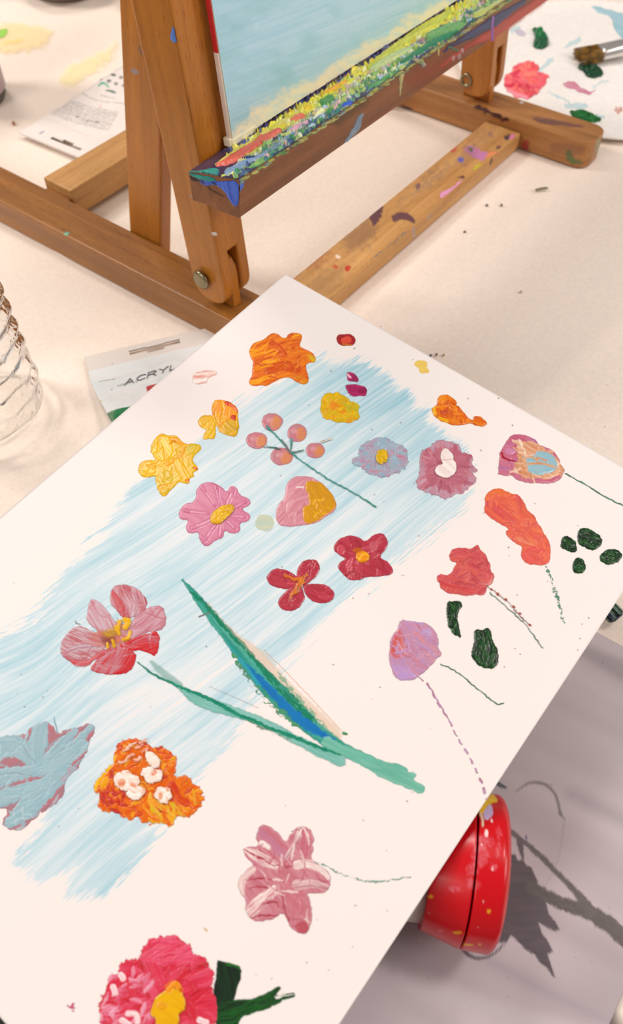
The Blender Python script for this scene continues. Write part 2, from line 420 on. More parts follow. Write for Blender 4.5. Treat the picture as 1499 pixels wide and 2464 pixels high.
rbar('side_rail', (XR, .62, 0), (0, -1, 0), (1, 0, 0), (0, 0, 1), .62 - .1605, XRw, T_R, wood('pale_beech', (156, 104, 54), (188, 132, 76), rough=.45), easel, step=.0014, art=art_right, end_r=.010, label='right side rail with rounded end and paint smudges')
def art_front(a, V):
    a.T = (640, 230, .573); K = dict(h=0)
    for p, c, al in (([(430, 495), (495, 450), (488, 510), (450, 552), (440, 530)], (92, 58, 70), .95),
                     ([(530, 495), (590, 488), (632, 520), (625, 540), (580, 515), (530, 538)], (96, 60, 72), .95),
                     ([(725, 405), (770, 395), (840, 340), (800, 385), (760, 415), (735, 435)], (222, 152, 190), 1),
                     ([(820, 225), (860, 205), (905, 232), (940, 240), (915, 275), (880, 262)], (190, 120, 170), .95),
                     ([(775, 225), (810, 215), (800, 238), (778, 236)], (190, 70, 70), .8),
                     ([(805, 262), (835, 262), (828, 285), (808, 280)], (60, 100, 200), .9),
                     ([(848, 222), (868, 218), (872, 236), (852, 235)], (30, 100, 80), 1),
                     ([(870, 200), (885, 202), (878, 212)], (30, 100, 60), .8),
                     ([(865, 305), (905, 280), (905, 295), (870, 318)], (190, 180, 50), .9),
                     ([(930, 240), (975, 235), (950, 255), (925, 260)], (225, 135, 90), .9),
                     ([(1000, 170), (1030, 160), (1022, 185), (1005, 185)], (60, 50, 62), .95),
                     ([(1025, 165), (1050, 155), (1040, 180), (1022, 185)], (215, 120, 170), .9),
                     ([(930, 155), (955, 150), (950, 175), (935, 170)], (110, 80, 100), .5),
                     ([(965, 215), (990, 205), (985, 222), (965, 226)], (100, 50, 70), .9),
                     ([(805, 340), (835, 335), (830, 350), (808, 350)], (80, 40, 50), .9),
                     ([(625, 385), (645, 360), (650, 390), (635, 398)], (110, 70, 90), .8),
                     ([(280, 712), (300, 710), (302, 728), (282, 728)], (200, 70, 40), .9),
                     ([(330, 716), (360, 712), (352, 738), (334, 735)], (196, 58, 40), 1),
                     ([(290, 668), (315, 670), (308, 685), (290, 682)], (235, 215, 190), .9),
                     ([(940, 270), (952, 255), (946, 300)], (50, 40, 50), .9),
                     ([(612, 555), (628, 545), (625, 600), (615, 600)], (150, 160, 170), .5),
                     ([(675, 500), (690, 490), (690, 530), (680, 530)], (150, 160, 170), .4)):
        a.poly(p, c, alpha=al, rough=4, rs=7, **K)
    for (x, y, rx, ry, c, al) in ((390, 590, 90, 50, (110, 85, 75), .45), (700, 350, 90, 25, (110, 90, 90), .4), (840, 250, 50, 30, (120, 85, 95), .4), (220, 690, 60, 25, (140, 60, 40), .45), (600, 420, 60, 15, (110, 100, 90), .35), (900, 180, 100, 30, (150, 110, 90), .35), (250, 790, 110, 50, (140, 110, 80), .3)):
        a.ell(x, y, rx, ry, c, rot=-38, alpha=al, rough=18, rs=9, edge=14, dry=.5, lu=14, lv=9, h=0)
    a.stroke([(380, 745), (440, 690), (520, 630), (600, 560)], [3, 8, 7, 3], (80, 110, 120), alpha=.7, dry=.5, h=0, rough=3)
    a.stroke([(800, 190), (835, 165)], 8, (60, 100, 70), alpha=.6, h=0)
c0 = np.array([.2634, .2133, .0]); cdx = np.array([1, -.006, 0.]); cdx /= np.linalg.norm(cdx)
rbar('crossbar', c0, cdx, (-cdx[1], cdx[0], 0), (0, 0, 1), .5204 - .2634, .0292, .0114, W_cross, easel, step=.0009, art=art_front, label='front crossbar, worn and dotted with old paint')
rbar('crossbar', (.2685, .4042, .003), (1, 0, 0), (0, 1, 0), (0, 0, 1), .2519, .0268, .0185, W_cross, easel, step=.01, label='rear crossbar, clean')
rbar('crossbar_tongue', (.2634, .4062, .003), (1, 0, 0), (0, 1, 0), (0, 0, 1), .006, .0228, .0125, W_rail, easel)

def bake(o, mods):
    dg = bpy.context.evaluated_depsgraph_get(); dg.update()
    me = bpy.data.meshes.new_from_object(o.evaluated_get(dg)); o.modifiers.clear(); o.data = me
def prism(name, prof, w, origin, ax, ay, az, mat, parent, bevel=.001, cut=None, label=None, seg=2):
    """profile in local (x, z), extruded along local y"""
    n = len(prof); V = [(p[0], 0, p[1]) for p in prof] + [(p[0], w, p[1]) for p in prof]
    F = [tuple(range(n)), tuple(range(2 * n - 1, n - 1, -1))] + [(i, i + n, (i + 1) % n + n, (i + 1) % n) for i in range(n)]
    R = np.stack([np.array(ax, float), np.array(ay, float), np.array(az, float)], 1)
    o = mesh(name, V, F, mat, parent, origin=origin, rot=R, smooth=False, label=label)
    import bmesh
    def fixn(me):
        bm = bmesh.new(); bm.from_mesh(me); bmesh.ops.recalc_face_normals(bm, faces=bm.faces); bm.to_mesh(me); bm.free()
    fixn(o.data)
    cu = None
    if cut:
        (a, b) = cut; cv, cf = box_vf(a, b); me = bpy.data.meshes.new('c'); me.from_pydata(cv, [], cf); fixn(me)
        cu = bpy.data.objects.new('c', me); scn.collection.objects.link(cu); cu.parent = o
        md = o.modifiers.new('b', 'BOOLEAN'); md.operation = 'DIFFERENCE'; md.object = cu; md.solver = 'EXACT'
    if bevel:
        md = o.modifiers.new('v', 'BEVEL'); md.width = bevel; md.segments = seg; md.limit_method = 'ANGLE'; md.angle_limit = math.radians(40); md.harden_normals = False
    bake(o, None)
    if cu: bpy.data.objects.remove(cu)
    o.data.polygons.foreach_set('use_smooth', [False] * len(o.data.polygons))
    return o
def leg_profile(Lh, f=-.0138, b=.0103, bot=-.0128):
    pts = [(Lh, f)]; c = (f + b) / 2; hw = (b - f) / 2
    for i in range(13):
        t = math.pi * i / 12
        x = bot + (abs(bot) + .001) * (1 - abs(math.sin(t)) ** .8); z = c - hw * (1 if math.cos(t) > 0 else -1) * abs(math.cos(t)) ** .75
        pts.append((x, z))
    pts.append((Lh, b)); return pts
LU = np.array([0, .0755, 1.]); LU /= np.linalg.norm(LU); LX = np.array([1., 0, 0]); LD = np.cross(LU, LX)
for (x0, lb) in ((.238, 'left leaning upright with a hinge slot'), (.5222, 'right leaning upright behind the tray')):
    wd = .0212
    prism('upright', leg_profile(.36), wd, (x0, .2575, .0365), LU, LX, LD, W_leg, easel, .0012, cut=((-.03, .0074, -.03), (.0188, .0142, .03)), label=lb)
    # hinge block standing on the rail inside the slot
    pr = [(-.0173, -.0118)] + [(.003 + .0115 * math.sin(t), -.001 - .0105 * math.cos(t)) for t in np.linspace(0, math.pi, 9)] + [(-.0173, .0098)]
    prism('hinge_block', pr, .0058, (x0 + .0079, .2575, .0365), (0, 0, 1), (1, 0, 0), (0, 1, 0), W_leg, easel, .0004)
def lathe_bolt(name, x, y, z, prof, mat, label=None):
    n = 28; V = []; F = []
    for (dx, r) in prof:
        for k in range(n):
            t = 2 * math.pi * k / n; V.append((x - dx, y + r * math.cos(t), z + r * math.sin(t)))
    for i in range(len(prof) - 1):
        for k in range(n): F.append((i * n + k, i * n + (k + 1) % n, (i + 1) * n + (k + 1) % n, (i + 1) * n + k))
    F.append(tuple(range((len(prof) - 1) * n, len(prof) * n)))
    return mesh(name, V, F, mat, easel, label=label)
lathe_bolt('pivot_bolt', .238, .2583, .0385, [(-.012, .0028), (.0016, .0028), (.0017, .0048), (.0021, .0054), (.0032, .0052), (.0038, .004), (.004, .002)], M_brass, 'round brass bolt head on the left upright')
lathe_bolt('pivot_bolt', .5222, .2622, .0335, [(-.012, .0035), (.0002, .0047), (.0010, .0047), (.0014, .0040), (.0010, .0030), (-.0008, .0026), (-.0010, .001)], M_brass, 'hollow brass rivet on the right upright')
SU = np.array([0, -.235, 1.]); SU /= np.linalg.norm(SU); SD = np.cross(SU, LX)
prism('rear_strut', [(0, 0), (.27, 0), (.27, .0258), (0, .0258)], .0095, (.2642, .3248, .0012), SU, LX, SD, W_leg, easel, .0012, label='left rear prop of the easel')
prism('rear_strut', [(0, 0), (.27, 0), (.27, .0258), (0, .0258)], .0095, (.5095, .3248, .0012), SU, LX, SD, W_leg, easel, .0012, label='right rear prop of the easel')

# tray
TD = np.array([1, -.0153, 0.]); TD /= np.linalg.norm(TD); TY = np.array([.0153, 1, 0.]); TY /= np.linalg.norm(TY)
TO = np.array([.2245, 0, 0.])
tprof = [(.2477, .1076), (.2155, .1151), (.2183, .0951), (.2358, .0938), (.2372, .0945), (.2477, .0930)]
# local: x = along TD, y = ..., build directly
def extr(name, prof, L, mat, parent, bevel=.0004, label=None):
    # axes: x = TD, z = Z, y = TY ; profile (y, z)
    n = len(prof); y0, z0 = prof[0]
    V = [(0, p[0] - y0, p[1] - z0) for p in prof] + [(L, p[0] - y0, p[1] - z0) for p in prof]
    F = [tuple(range(n)), tuple(range(2 * n - 1, n - 1, -1))] + [(i, i + n, (i + 1) % n + n, (i + 1) % n) for i in range(n)]
    R = np.stack([TD, TY, np.array([0, 0, 1.])], 1)
    o = mesh(name, V, F, mat, parent, origin=TO + TY * y0 + np.array([0, 0, z0]), rot=R, smooth=False, label=label)
    import bmesh
    bm = bmesh.new(); bm.from_mesh(o.data); bmesh.ops.recalc_face_normals(bm, faces=bm.faces); bm.to_mesh(o.data); bm.free()
    md = o.modifiers.new('v', 'BEVEL'); md.width = bevel; md.segments = 2; md.limit_method = 'ANGLE'
    bake(o, None); return o
extr('tray', tprof, .345, W_tray, easel, label='ledge that holds the canvas')
E2 = lambda s, y, z: TO + TD * s + TY * y + np.array([0, 0, z])
tf0, tf1 = E2(0, .2155, .1151), E2(0, .2183, .0951)
nF = np.cross(TD, tf1 - tf0); nF /= np.linalg.norm(nF)
if nF[1] > 0: nF = -nF
nT = np.cross(TD, E2(0, .2155, .1151) - E2(0, .2477, .1076)); nT /= np.linalg.norm(nT)
if nT[2] < 0: nT = -nT
BLUE = (46, 84, 190)
def art_tf(a):
    a.T = (420, 150, .3335)
    a.poly([(455, 850), (505, 826), (508, 870), (492, 910), (470, 935), (458, 965), (455, 1045), (420, 1030), (400, 900)], BLUE, (70, 110, 210), ang=80, h=.7, rough=2)
    a.poly([(1370, 365), (1355, 400), (1350, 455), (1330, 490), (1290, 530), (1225, 590), (1235, 550), (1265, 510), (1300, 440), (1340, 365)], (112, 140, 165), (140, 160, 175), ang=60, h=.2, alpha=.9, dry=.3)
    a.T = (650, 0, .5664)
    a.poly([(700, 300), (800, 215), (880, 165), (960, 110), (1060, 40), (1200, -50), (1200, -10), (990, 142), (930, 178), (860, 190), (790, 250)], (188, 58, 42), (160, 70, 50), ang=-35, h=.1, edge=6, alpha=.92, mix=.3)
    a.poly([(560, 330), (800, 215), (800, 250), (620, 370)], (170, 80, 60), ang=-35, h=.05, edge=25, alpha=.5)
    a.poly([(730, 215), (860, 125), (960, 60), (1090, -10), (1090, 15), (1050, 40), (960, 115), (900, 140), (860, 165), (790, 190), (740, 225)], (44, 56, 110), (30, 40, 70), ang=-35, h=.3)
    a.stroke([(947, 70), (944, 120), (946, 172)], 9, (150, 90, 170), (120, 80, 180), h=.4)
    a.stroke([(560, 310), (556, 350), (553, 405)], [22, 12, 4], (90, 150, 150), (200, 190, 120), h=.6)
    a.stroke([(717, 185), (716, 235)], [10, 5], (205, 185, 130), h=.8)
    a.stroke([(760, 200), (800, 215)], 7, (40, 120, 90), h=.4)
    for (x, y) in ((805, 240), (780, 250), (815, 215)): a.ell(x, y, 7, 12, (175, 160, 165), rough=3, alpha=.6, h=.2)
    a.stroke([(620, 255), (640, 260), (650, 275)], 22, (70, 90, 120), (200, 190, 150), h=.9)
    a.poly([(250, 520), (330, 470), (420, 420), (420, 440), (330, 500), (290, 540)], (70, 80, 60), alpha=.35, edge=10, h=.05)
    # crust spilling over the upper edge
    rg = np.random.RandomState(3)
    for i in range(150):
        s = i / 150 * .33; q = E2(s + rg.uniform(-.003, .003), .2157, .1146 - rg.uniform(0, .0016)); X, Y = project(q[None]); 
        c = [(110, 150, 80), (70, 130, 80), (160, 165, 70), (50, 90, 120), (190, 180, 120), (120, 150, 160), (40, 60, 110)][rg.randint(7)]
        a.stroke([(X[0] - 6, Y[0] + 4), (X[0] + 6, Y[0] - 3)], rg.uniform(3, 7), c, (180, 180, 100), raw=True, h=1.0, rough=2)
def art_te(a):
    a.T = (420, 150, .3335)
    a.poly([(190, 838), (260, 850), (340, 860), (470, 850), (470, 1040), (425, 1040), (400, 1000), (375, 945), (330, 900), (280, 880), (240, 890), (200, 880), (180, 860)], BLUE, (70, 110, 210), ang=80, h=.7, rough=2)
    a.poly([(265, 855), (320, 880), (310, 890), (270, 870)], (30, 35, 60), h=.3)
    for k in range(9): a.stroke([(110 + 12 * k, 822 + 3 * k), (130 + 12 * k, 850 + 3 * k)], 8, (40, 30, 32), alpha=.8, h=.1)
    for k in range(6): a.stroke([(240 + 20 * k, 895 + 12 * k), (262 + 20 * k, 925 + 10 * k)], 6, (60, 38, 34), alpha=.6, h=.05)
    a.poly([(85, 790), (300, 840), (300, 862), (200, 850), (120, 815)], (26, 130, 125), (40, 160, 150), h=.7)
    a.ell(122, 968, 8, 6, (150, 140, 150), h=.2)
patch('paint_drips', art_tf, (575, -80, 1480, 540), (tf0, nF), M_dry, easel, step=1.3, hs=.0009, label='blue, red and pale blue paint runs on the front of the ledge')
patch('paint_drips', art_te, (444, 395, 577, 520), (TO + np.array([-.00002, 0, 0]), -TD), M_dry, easel, step=1.2, hs=.0006, label='blue paint run over the end of the ledge')
def art_crust(a):
    _fin = lambda: None
    def st(s, t):
        q = E2(-.0004 + s * .344, .2477 - t * .0320, .1076 + t * .0075); X, Y = project(q[None]); return (X[0], Y[0])
    quad = [st(0, 0.03)] + [st(0, 1)] + [st(s, 1.02) for s in np.linspace(.1, .92, 12)] + [st(.92, 0)]
    a.poly(quad, (58, 44, 74), (40, 46, 88), ang=-33, h=.3, rough=2.0, raw=True, sm=0, lu=60, lv=8)
    rg = np.random.RandomState(8)
    pal = {0: [(58, 42, 76), (44, 50, 100), (70, 50, 80), (36, 38, 60), (60, 80, 140)],
           1: [(222, 204, 40), (196, 196, 60), (236, 200, 40), (170, 180, 60), (226, 222, 130), (200, 190, 90)],
           2: [(160, 180, 90), (214, 218, 150), (120, 150, 170), (200, 170, 150), (90, 110, 120), (222, 226, 190), (180, 190, 80), (150, 100, 90)],
           3: [(80, 140, 70), (50, 130, 80), (120, 150, 80), (60, 90, 120), (130, 160, 150), (160, 160, 80), (40, 70, 120)]}
    for i in range(1700):
        s = rg.rand() * .95; t = rg.rand() ** .85 * .96 + .03
        if s < .06 and t < .6: continue
        band = 0 if t < .17 + .08 * rg.rand() else 1 if t < .42 + .2 * rg.rand() else 2 if t < .74 else 3
        if s > .5 and band == 2 and rg.rand() < .6: band = (1 if rg.rand() < .5 else 3)
        cs = pal[band]; c = cs[rg.randint(len(cs))]; c2 = cs[rg.randint(len(cs))]
        l = rg.choice([.002, .004, .008, .016]) * rg.uniform(.7, 1.3); dt = rg.uniform(-.09, .06)
        p = [st(s, t), st(s + l, min(1, t + dt)), st(s + l * 1.8, min(1, max(.02, t + dt * rg.uniform(-1, 2))))]
        a.stroke(p, [3, rg.uniform(5, 12), 2], [min(255, v * 1.25) for v in c], [min(255, v * 1.15) for v in c2], raw=True, h=rg.uniform(.4, 2.2), keep=True, rough=2.5, sm=1, alpha=.95, edge=.9)
    for i in range(520):
        s = rg.rand() * .95; t = .2 + .72 * rg.rand()
        if s < .05: continue
        cs = [(250,240,90),(244,240,170),(214,232,110),(236,226,60),(250,210,60)] if t < .55 else [(190,214,230),(150,200,110),(236,240,200),(90,170,110),(230,190,190),(200,214,120)]
        l = rg.uniform(.001, .007)
        a.stroke([st(s, t), st(s + l, min(1, max(.05, t + rg.uniform(-.1, .08))))], [4, rg.uniform(4, 9)], cs[rg.randint(len(cs))], None, raw=True, h=rg.uniform(.8, 2.4), keep=True, rough=2.5, sm=0, edge=.9)
    a.T = (420, 150, .3335)
    a.poly([(100, 780), (260, 690), (400, 640), (370, 690), (290, 730), (270, 770), (180, 800), (120, 800)], (84, 60, 82), (70, 50, 74), ang=-30, h=.3, keep=True)
    a.poly([(92, 788), (150, 798), (270, 765), (320, 775), (325, 800), (290, 850), (200, 850), (130, 818)], (28, 138, 130), (30, 160, 145), ang=0, h=1.0, keep=True)
    a.stroke([(310, 750), (400, 720), (540, 640), (640, 560), (760, 500)], [20, 56, 60, 50, 34], (226, 112, 92), (214, 98, 80), h=1.4, keep=True, mix=.4)
    a.poly([(830, 420), (880, 390), (930, 378), (960, 395), (930, 415), (850, 448)], (222, 100, 80), (236, 120, 90), h=1.2, keep=True)
    a.stroke([(850, 495), (900, 470), (960, 440)], [24, 30, 20], (236, 180, 200), (226, 160, 190), h=1.2, keep=True)
    a.stroke([(1060, 245), (1140, 205), (1240, 150)], [14, 30, 20], (246, 190, 60), (240, 170, 40), h=1.3, keep=True)
    a.poly([(1040, 290), (1090, 260), (1150, 240), (1160, 290), (1090, 325), (1050, 320)], (60, 140, 70), (90, 160, 80), h=1.2, keep=True)
    a.stroke([(300, 740), (380, 690), (500, 620), (640, 530), (760, 450), (900, 380)], [10, 22, 18, 24, 30, 20], (206, 204, 60), (222, 210, 120), h=1.3, keep=True)
    a.stroke([(1220, 320), (1290, 295)], 20, (50, 90, 210), h=1.2, keep=True)
    a.stroke([(520, 700), (610, 640), (640, 610)], [30, 24, 10], (226, 214, 70), (170, 190, 90), h=1.5, keep=True)
    a.stroke([(380, 800), (520, 730), (700, 640), (860, 520)], [40, 40, 30, 20], (150, 176, 196), (120, 150, 190), h=.9, keep=True, dry=.45)
    a.stroke([(500, 700), (580, 690)], 16, (26, 60, 120), h=1., keep=True)
    a.T = (650, 0, .5664)
    a.poly([(660, 150), (740, 110), (830, 95), (820, 130), (720, 180), (670, 175)], (100, 170, 90), (130, 180, 100), ang=-30, h=1.2, keep=True)
    a.stroke([(420, 290), (520, 220), (640, 130), (760, 60)], [20, 34, 36, 30], (196, 204, 60), (226, 226, 90), h=1.2, keep=True)
    a.stroke([(430, 300), (520, 250), (600, 210)], [16, 34, 20], (190, 214, 150), (214, 222, 150), h=1.3, keep=True)
    a.stroke([(560, 270), (700, 180), (800, 140)], [14, 26, 14], (30, 128, 86), (50, 140, 90), h=1., keep=True)
    a.stroke([(870, 70), (960, 30), (1060, -20)], [20, 30, 26], (196, 200, 90), (226, 222, 160), h=1.3, keep=True)
patch('paint_crust', art_crust, (440, -140, 1330, 445), (E2(0, .2477, .1076), nT), paintmat('crusted_paint', .42, .45, coat=.15), easel, step=1.15, hs=.0010, lift=.0001, label='thick many-coloured dried paint on top of the ledge')
# small stains on the uprights
PLL = (np.array([.2379, 0, 0]), np.array([-1., 0, 0]))
def leg_mark(box, fn, label): patch('paint_stain', fn, box, PLL, M_dry, easel, lift=.00004, step=1.2, label=label)
leg_mark((404, 50, 434, 112), lambda a: (a.poly([(412, 78), (417, 60), (424, 90), (426, 100), (418, 103), (411, 96)], (90, 128, 205), raw=True, rough=1.5, h=.4)), 'blue paint mark')
leg_mark((312, 160, 342, 186), lambda a: a.ell(326, 172, 9, 6, (160, 150, 158), rot=30, raw=True, rough=3, h=.2, alpha=.8), 'pale grey paint mark')
leg_mark((326, 100, 348, 140), lambda a: a.poly([(330, 105), (336, 110), (344, 132), (338, 135)], (110, 100, 105), raw=True, alpha=.7, h=.1), 'dark grey paint mark')
leg_mark((502, 552, 530, 574), lambda a: a.poly([(507, 560), (520, 558), (524, 568), (512, 568)], (205, 195, 190), raw=True, rough=2, h=.3), 'whitish paint mark')

# ------------------------------------------------------------------ canvas board
CO = E2(.027, .2440, .1089); CU = np.array([0, .075, 1.]); CU /= np.linalg.norm(CU); CN = np.cross(TD, CU); CN /= np.linalg.norm(CN)
if CN[1] > 0: CN = -CN
canvas = empty('canvas_board', CO, 'canvas board painted pale blue over cream, propped on the easel ledge', 'canvas')
CW, CH, CT = .30, .235, .0034
M_cream = simple('raw_canvas', (250, 242, 214), .8, .2, bump=.4, bs=1500)
def frame_box(name, u0, u1, v0, v1, n0, n1, mat, parent, label=None, bevel=.0006):
    V = []
    for n in (n0, n1):
        for (u, v) in ((u0, v0), (u1, v0), (u1, v1), (u0, v1)): V.append(CO + TD * u + CU * v + CN * n)
    F = [(0, 1, 2, 3), (7, 6, 5, 4), (0, 4, 5, 1), (1, 5, 6, 2), (2, 6, 7, 3), (3, 7, 4, 0)]
    o = mesh(name, V, F, mat, parent, smooth=False, label=label); md = o.modifiers.new('v', 'BEVEL'); md.width = bevel; md.segments = 2
    bake(o, None); return o
frame_box('board', 0, CW, 0.0014, CH, -CT, 0, M_cream, canvas)
frame_box('folded_corner', -.0004, .0160, -.0003, .0030, -CT, .0005, M_cream, canvas, 'cream fold of cloth under the lower corner', .0004)
frame_box('folded_corner', -.0016, .0012, -.0005, .0035, -CT - .0012, -.0002, M_cream, canvas, 'cream canvas fold at the lower corner', .0005)
frame_box('painted_edge', -.0005, .0003, .040, CH, -CT + .0004, -.0003, simple('red_edge', (205, 40, 44), .5), canvas, 'red painted side edge', .0002)
frame_box('taped_edge', -.0005, .0003, .003, .040, -CT + .0004, -.0003, simple('pale_edge', (240, 222, 208), .5), canvas, 'pale side edge', .0002)
def canvas_face():
    st = .0006; us = np.arange(0.0002, CW, st); vs = np.arange(.0016, CH, st)
    Ug, Vg = np.meshgrid(us, vs, indexing='ij'); V0 = CO + Ug.ravel()[:, None] * TD + Vg.ravel()[:, None] * CU
    X, Y = project(V0); a = Art(X, Y); n = len(X)
    x, y = X, Y
    th = math.radians(-22); u = x * math.cos(th) + y * math.sin(th); v = -x * math.sin(th) + y * math.cos(th)
    s1 = fbm(u / 90, v / 3.2, 2, 3); s2 = fbm(x / 60, y / 40, 5, 3)
    base = lin((176, 222, 240))[None] * (1 - s1[:, None] * .0) ; lt = lin((208, 238, 250))[None]; teal = lin((160, 212, 222))[None]
    t = np.clip((s1 - .35) * 1.2 + (x - 560) / 900, 0, 1)[:, None]; C = base * (1 - t) + lt * t
    k = np.clip((s2 - .5) * 1.8 + .25 - (x - 560) / 700, 0, .8)[:, None]; C = C * (1 - k) + teal * k
    bx = np.array([540, 568, 602, 640, 698, 750, 804, 891, 987, 1083, 1200, 1400]); by = np.array([335, 308, 268, 248, 220, 190, 158, 98, 42, -8, -80, -210])
    bound = np.interp(x, bx, by) + (fbm(x / 26, y / 18, 9, 3) - .5) * 44
    g = sstep(-9, 12, y - bound)[:, None] * np.clip(.75 + (fbm(x / 16, y / 9, 4) - .4) * 1.6, .35, 1)[:, None]
    g2 = (sstep(26, 6, x - (np.interp(y, [0, 355], [487, 545]))) * sstep(.46, .66, fbm(x / 9, y / 26, 6, 3)))[:, None] * .6
    cr = lin((252, 244, 218))[None]
    C = C * (1 - g) + cr * g; C = C * (1 - g2) + cr * g2
    sm = (np.exp(-((u % 53 - 20) / 14) ** 2) * 0)[:, None]
    a.C = C; a.A[:] = 1; a.H = .5 * s1 + .25 * np.sin(Ug.ravel() * 5200) * np.sin(Vg.ravel() * 5200)
    finish('painted_face', a, V0, len(us), len(vs), CN, paintmat('canvas_paint', .55, .35), canvas, .00015, .00012, solid=True)
canvas_face()

# ------------------------------------------------------------------ painted card
CZ = .074
SC = P(687, 660, 2, CZ); D1 = np.array([.9976, -.0297, .0628]); D2 = np.array([-.0258, -.9977, -.0621]); D1 /= np.linalg.norm(D1); D2 /= np.linalg.norm(D2)
SN = np.cross(D1, D2); SN /= np.linalg.norm(SN)
if SN[2] < 0: SN = -SN
PLS = (SC, SN); SC_REF[0] = SC
card = empty('painted_card', SC - D1 * .14 + D2 * .1, 'large white card of practice flowers over a pale blue wash, in front of the easel', 'painting')
SW, SL, STH = .1988, .2722, .0005
def card_mesh():
    st = .0011; us = np.linspace(0, SL, int(SL / st)); vs = np.linspace(0, SW, int(SW / st))
    U, V = np.meshgrid(us, vs, indexing='ij'); W0 = SC - D1 * U.ravel()[:, None] + D2 * V.ravel()[:, None]
    X, Y = project(W0)
    poly = np.array([(-420, 1830), (-300, 1740), (-60, 1570), (60, 1492), (160, 1370), (260, 1245), (330, 1165), (450, 1055), (560, 958), (690, 880), (770, 845), (850, 865), (930, 890), (985, 950), (1060, 1020), (1120, 1070), (1150, 1150), (1118, 1235), (1080, 1270), (980, 1340), (900, 1410), (790, 1500), (720, 1580), (600, 1710), (560, 1790), (480, 1880), (400, 1985), (330, 2090), (250, 2155), (150, 2165), (70, 2130), (30, 2075), (100, 1990), (130, 1900), (0, 1900), (-200, 2010), (-500, 2100)], float)
    d2 = np.full(len(X), 1e18); ins = np.zeros(len(X), bool)
    for i in range(len(poly)):
        a = poly[i]; b = poly[(i + 1) % len(poly)]; e = b - a; wx = X - a[0]; wy = Y - a[1]
        t = np.clip((wx * e[0] + wy * e[1]) / (e @ e), 0, 1); d2 = np.minimum(d2, (wx - t * e[0]) ** 2 + (wy - t * e[1]) ** 2)
        ins ^= ((a[1] > Y) != (b[1] > Y)) & (X < (b[0] - a[0]) * (Y - a[1]) / (b[1] - a[1] + 1e-9) + a[0])
    sd = np.where(ins, 1, -1) * np.sqrt(d2) / 60.0
    # a bare gap between the two lowest brush passes
    gap = np.exp(-(((X - 230) * .8 + (Y - 2020) * .6) / 9) ** 2 * 0 - (((Y - 2050) + (X - 215) * .95) / 26) ** 2) * sstep(1960, 2040, Y)
    sd = sd - gap * .9
    # thinner, drier wash low down; denser near the upper right
    dens = .5 + .16 * sstep(1300, 950, Y) * sstep(600, 900, X) + .10 * np.exp(-((X - 90) ** 2 + (Y - 1560) ** 2) / 200 ** 2) + .1 * np.exp(-((X - 300) ** 2 + (Y - 2080) ** 2) / 90 ** 2) - .10 * np.exp(-((X - 380) ** 2 + (Y - 1700) ** 2) / 160 ** 2)
    th = np.radians(-37 - 12 * sstep(1500, 2000, Y) + 10 * sstep(300, -100, X) * sstep(1900, 1500, Y) + 6 * sstep(700, 1100, X))
    # stroke coordinates: fan around a far pivot so that strokes stay continuous
    px_, py_ = 4200.0, -1300.0
    ang = np.arctan2(Y - py_, X - px_); rad = np.hypot(X - px_, Y - py_)
    uu = rad / 1000.; vv = ang * 3.85 + .006 * np.sin(rad / 170.) + .010 * np.exp(-((X - 80) / 260) ** 2 - ((Y - 1600) / 200) ** 2) * np.sin(X / 60.)
    top = np.stack([uu, vv, np.zeros(len(uu))], 1)
    nu, nv = U.shape; n = nu * nv
    Vt = np.vstack([W0, W0 - SN * STH]); F = gridF(nu, nv)
    ring = np.r_[np.arange(nv), np.arange(1, nu) * nv + nv - 1, (nu - 1) * nv + np.arange(nv - 2, -1, -1), np.arange(nu - 2, 0, -1) * nv]
    r2 = np.roll(ring, -1); Fs = np.stack([ring, ring + n, r2 + n, r2], 1)
    Fb = (F + n)[:, ::-1]
    col = np.zeros((2 * n, 4)); col[:n, 0] = np.clip(sd * .5 + .5, 0, 1); col[:n, 1] = dens; col[:n, 3] = 1; col[n:, 3] = 1
    m, nt, b = nm('washed_card')
    o = mesh('card', Vt, np.vstack([F, Fs, Fb]), m, card, col=col, smooth=False)
    at = o.data.attributes.new('flow', 'FLOAT_VECTOR', 'POINT'); fl = np.vstack([top, top]); at.data.foreach_set('vector', fl.astype(np.float32).ravel())
    A = N(nt, 'ShaderNodeAttribute', attribute_name='flow'); Cc = N(nt, 'ShaderNodeVertexColor', layer_name='Col')
    sp = N(nt, 'ShaderNodeSeparateColor'); nt.links.new(Cc.outputs['Color'], sp.inputs[0])
    def streak(su, sv, det):
        mp = N(nt, 'ShaderNodeMapping'); mp.inputs['Scale'].default_value = (su, sv, 1); nt.links.new(A.outputs['Vector'], mp.inputs[0])
        n_ = N(nt, 'ShaderNodeTexNoise'); n_.inputs['Scale'].default_value = 1; n_.inputs['Detail'].default_value = det; n_.inputs['Roughness'].default_value = .6; n_.inputs['Distortion'].default_value = .3
        nt.links.new(mp.outputs[0], n_.inputs[0]); return n_.outputs[0]
    def M(op, a, b=None, c=None):
        n_ = N(nt, 'ShaderNodeMath', operation=op)
        for i, v in enumerate((a, b, c)):
            if v is None: continue
            if isinstance(v, (int, float)): n_.inputs[i].default_value = v
            else: nt.links.new(v, n_.inputs[i])
        return n_.outputs[0]
    s1 = streak(2.2, 26, 4); s2 = streak(3.5, 170, 6); s3 = streak(16, 260, 4)
    def sm(x, a, b):
        n_ = N(nt, 'ShaderNodeMapRange', interpolation_type='SMOOTHSTEP'); n_.inputs[1].default_value = a; n_.inputs[2].default_value = b; nt.links.new(x, n_.inputs[0]); return n_.outputs[0]
    # edge mask broken up by the streaks
    sdn = M('ADD', M('MULTIPLY', M('SUBTRACT', sp.outputs[0], .5), 2.2), M('ADD', M('MULTIPLY', M('SUBTRACT', s1, .5), 2.2), M('MULTIPLY', M('SUBTRACT', s3, .5), 2.4)))
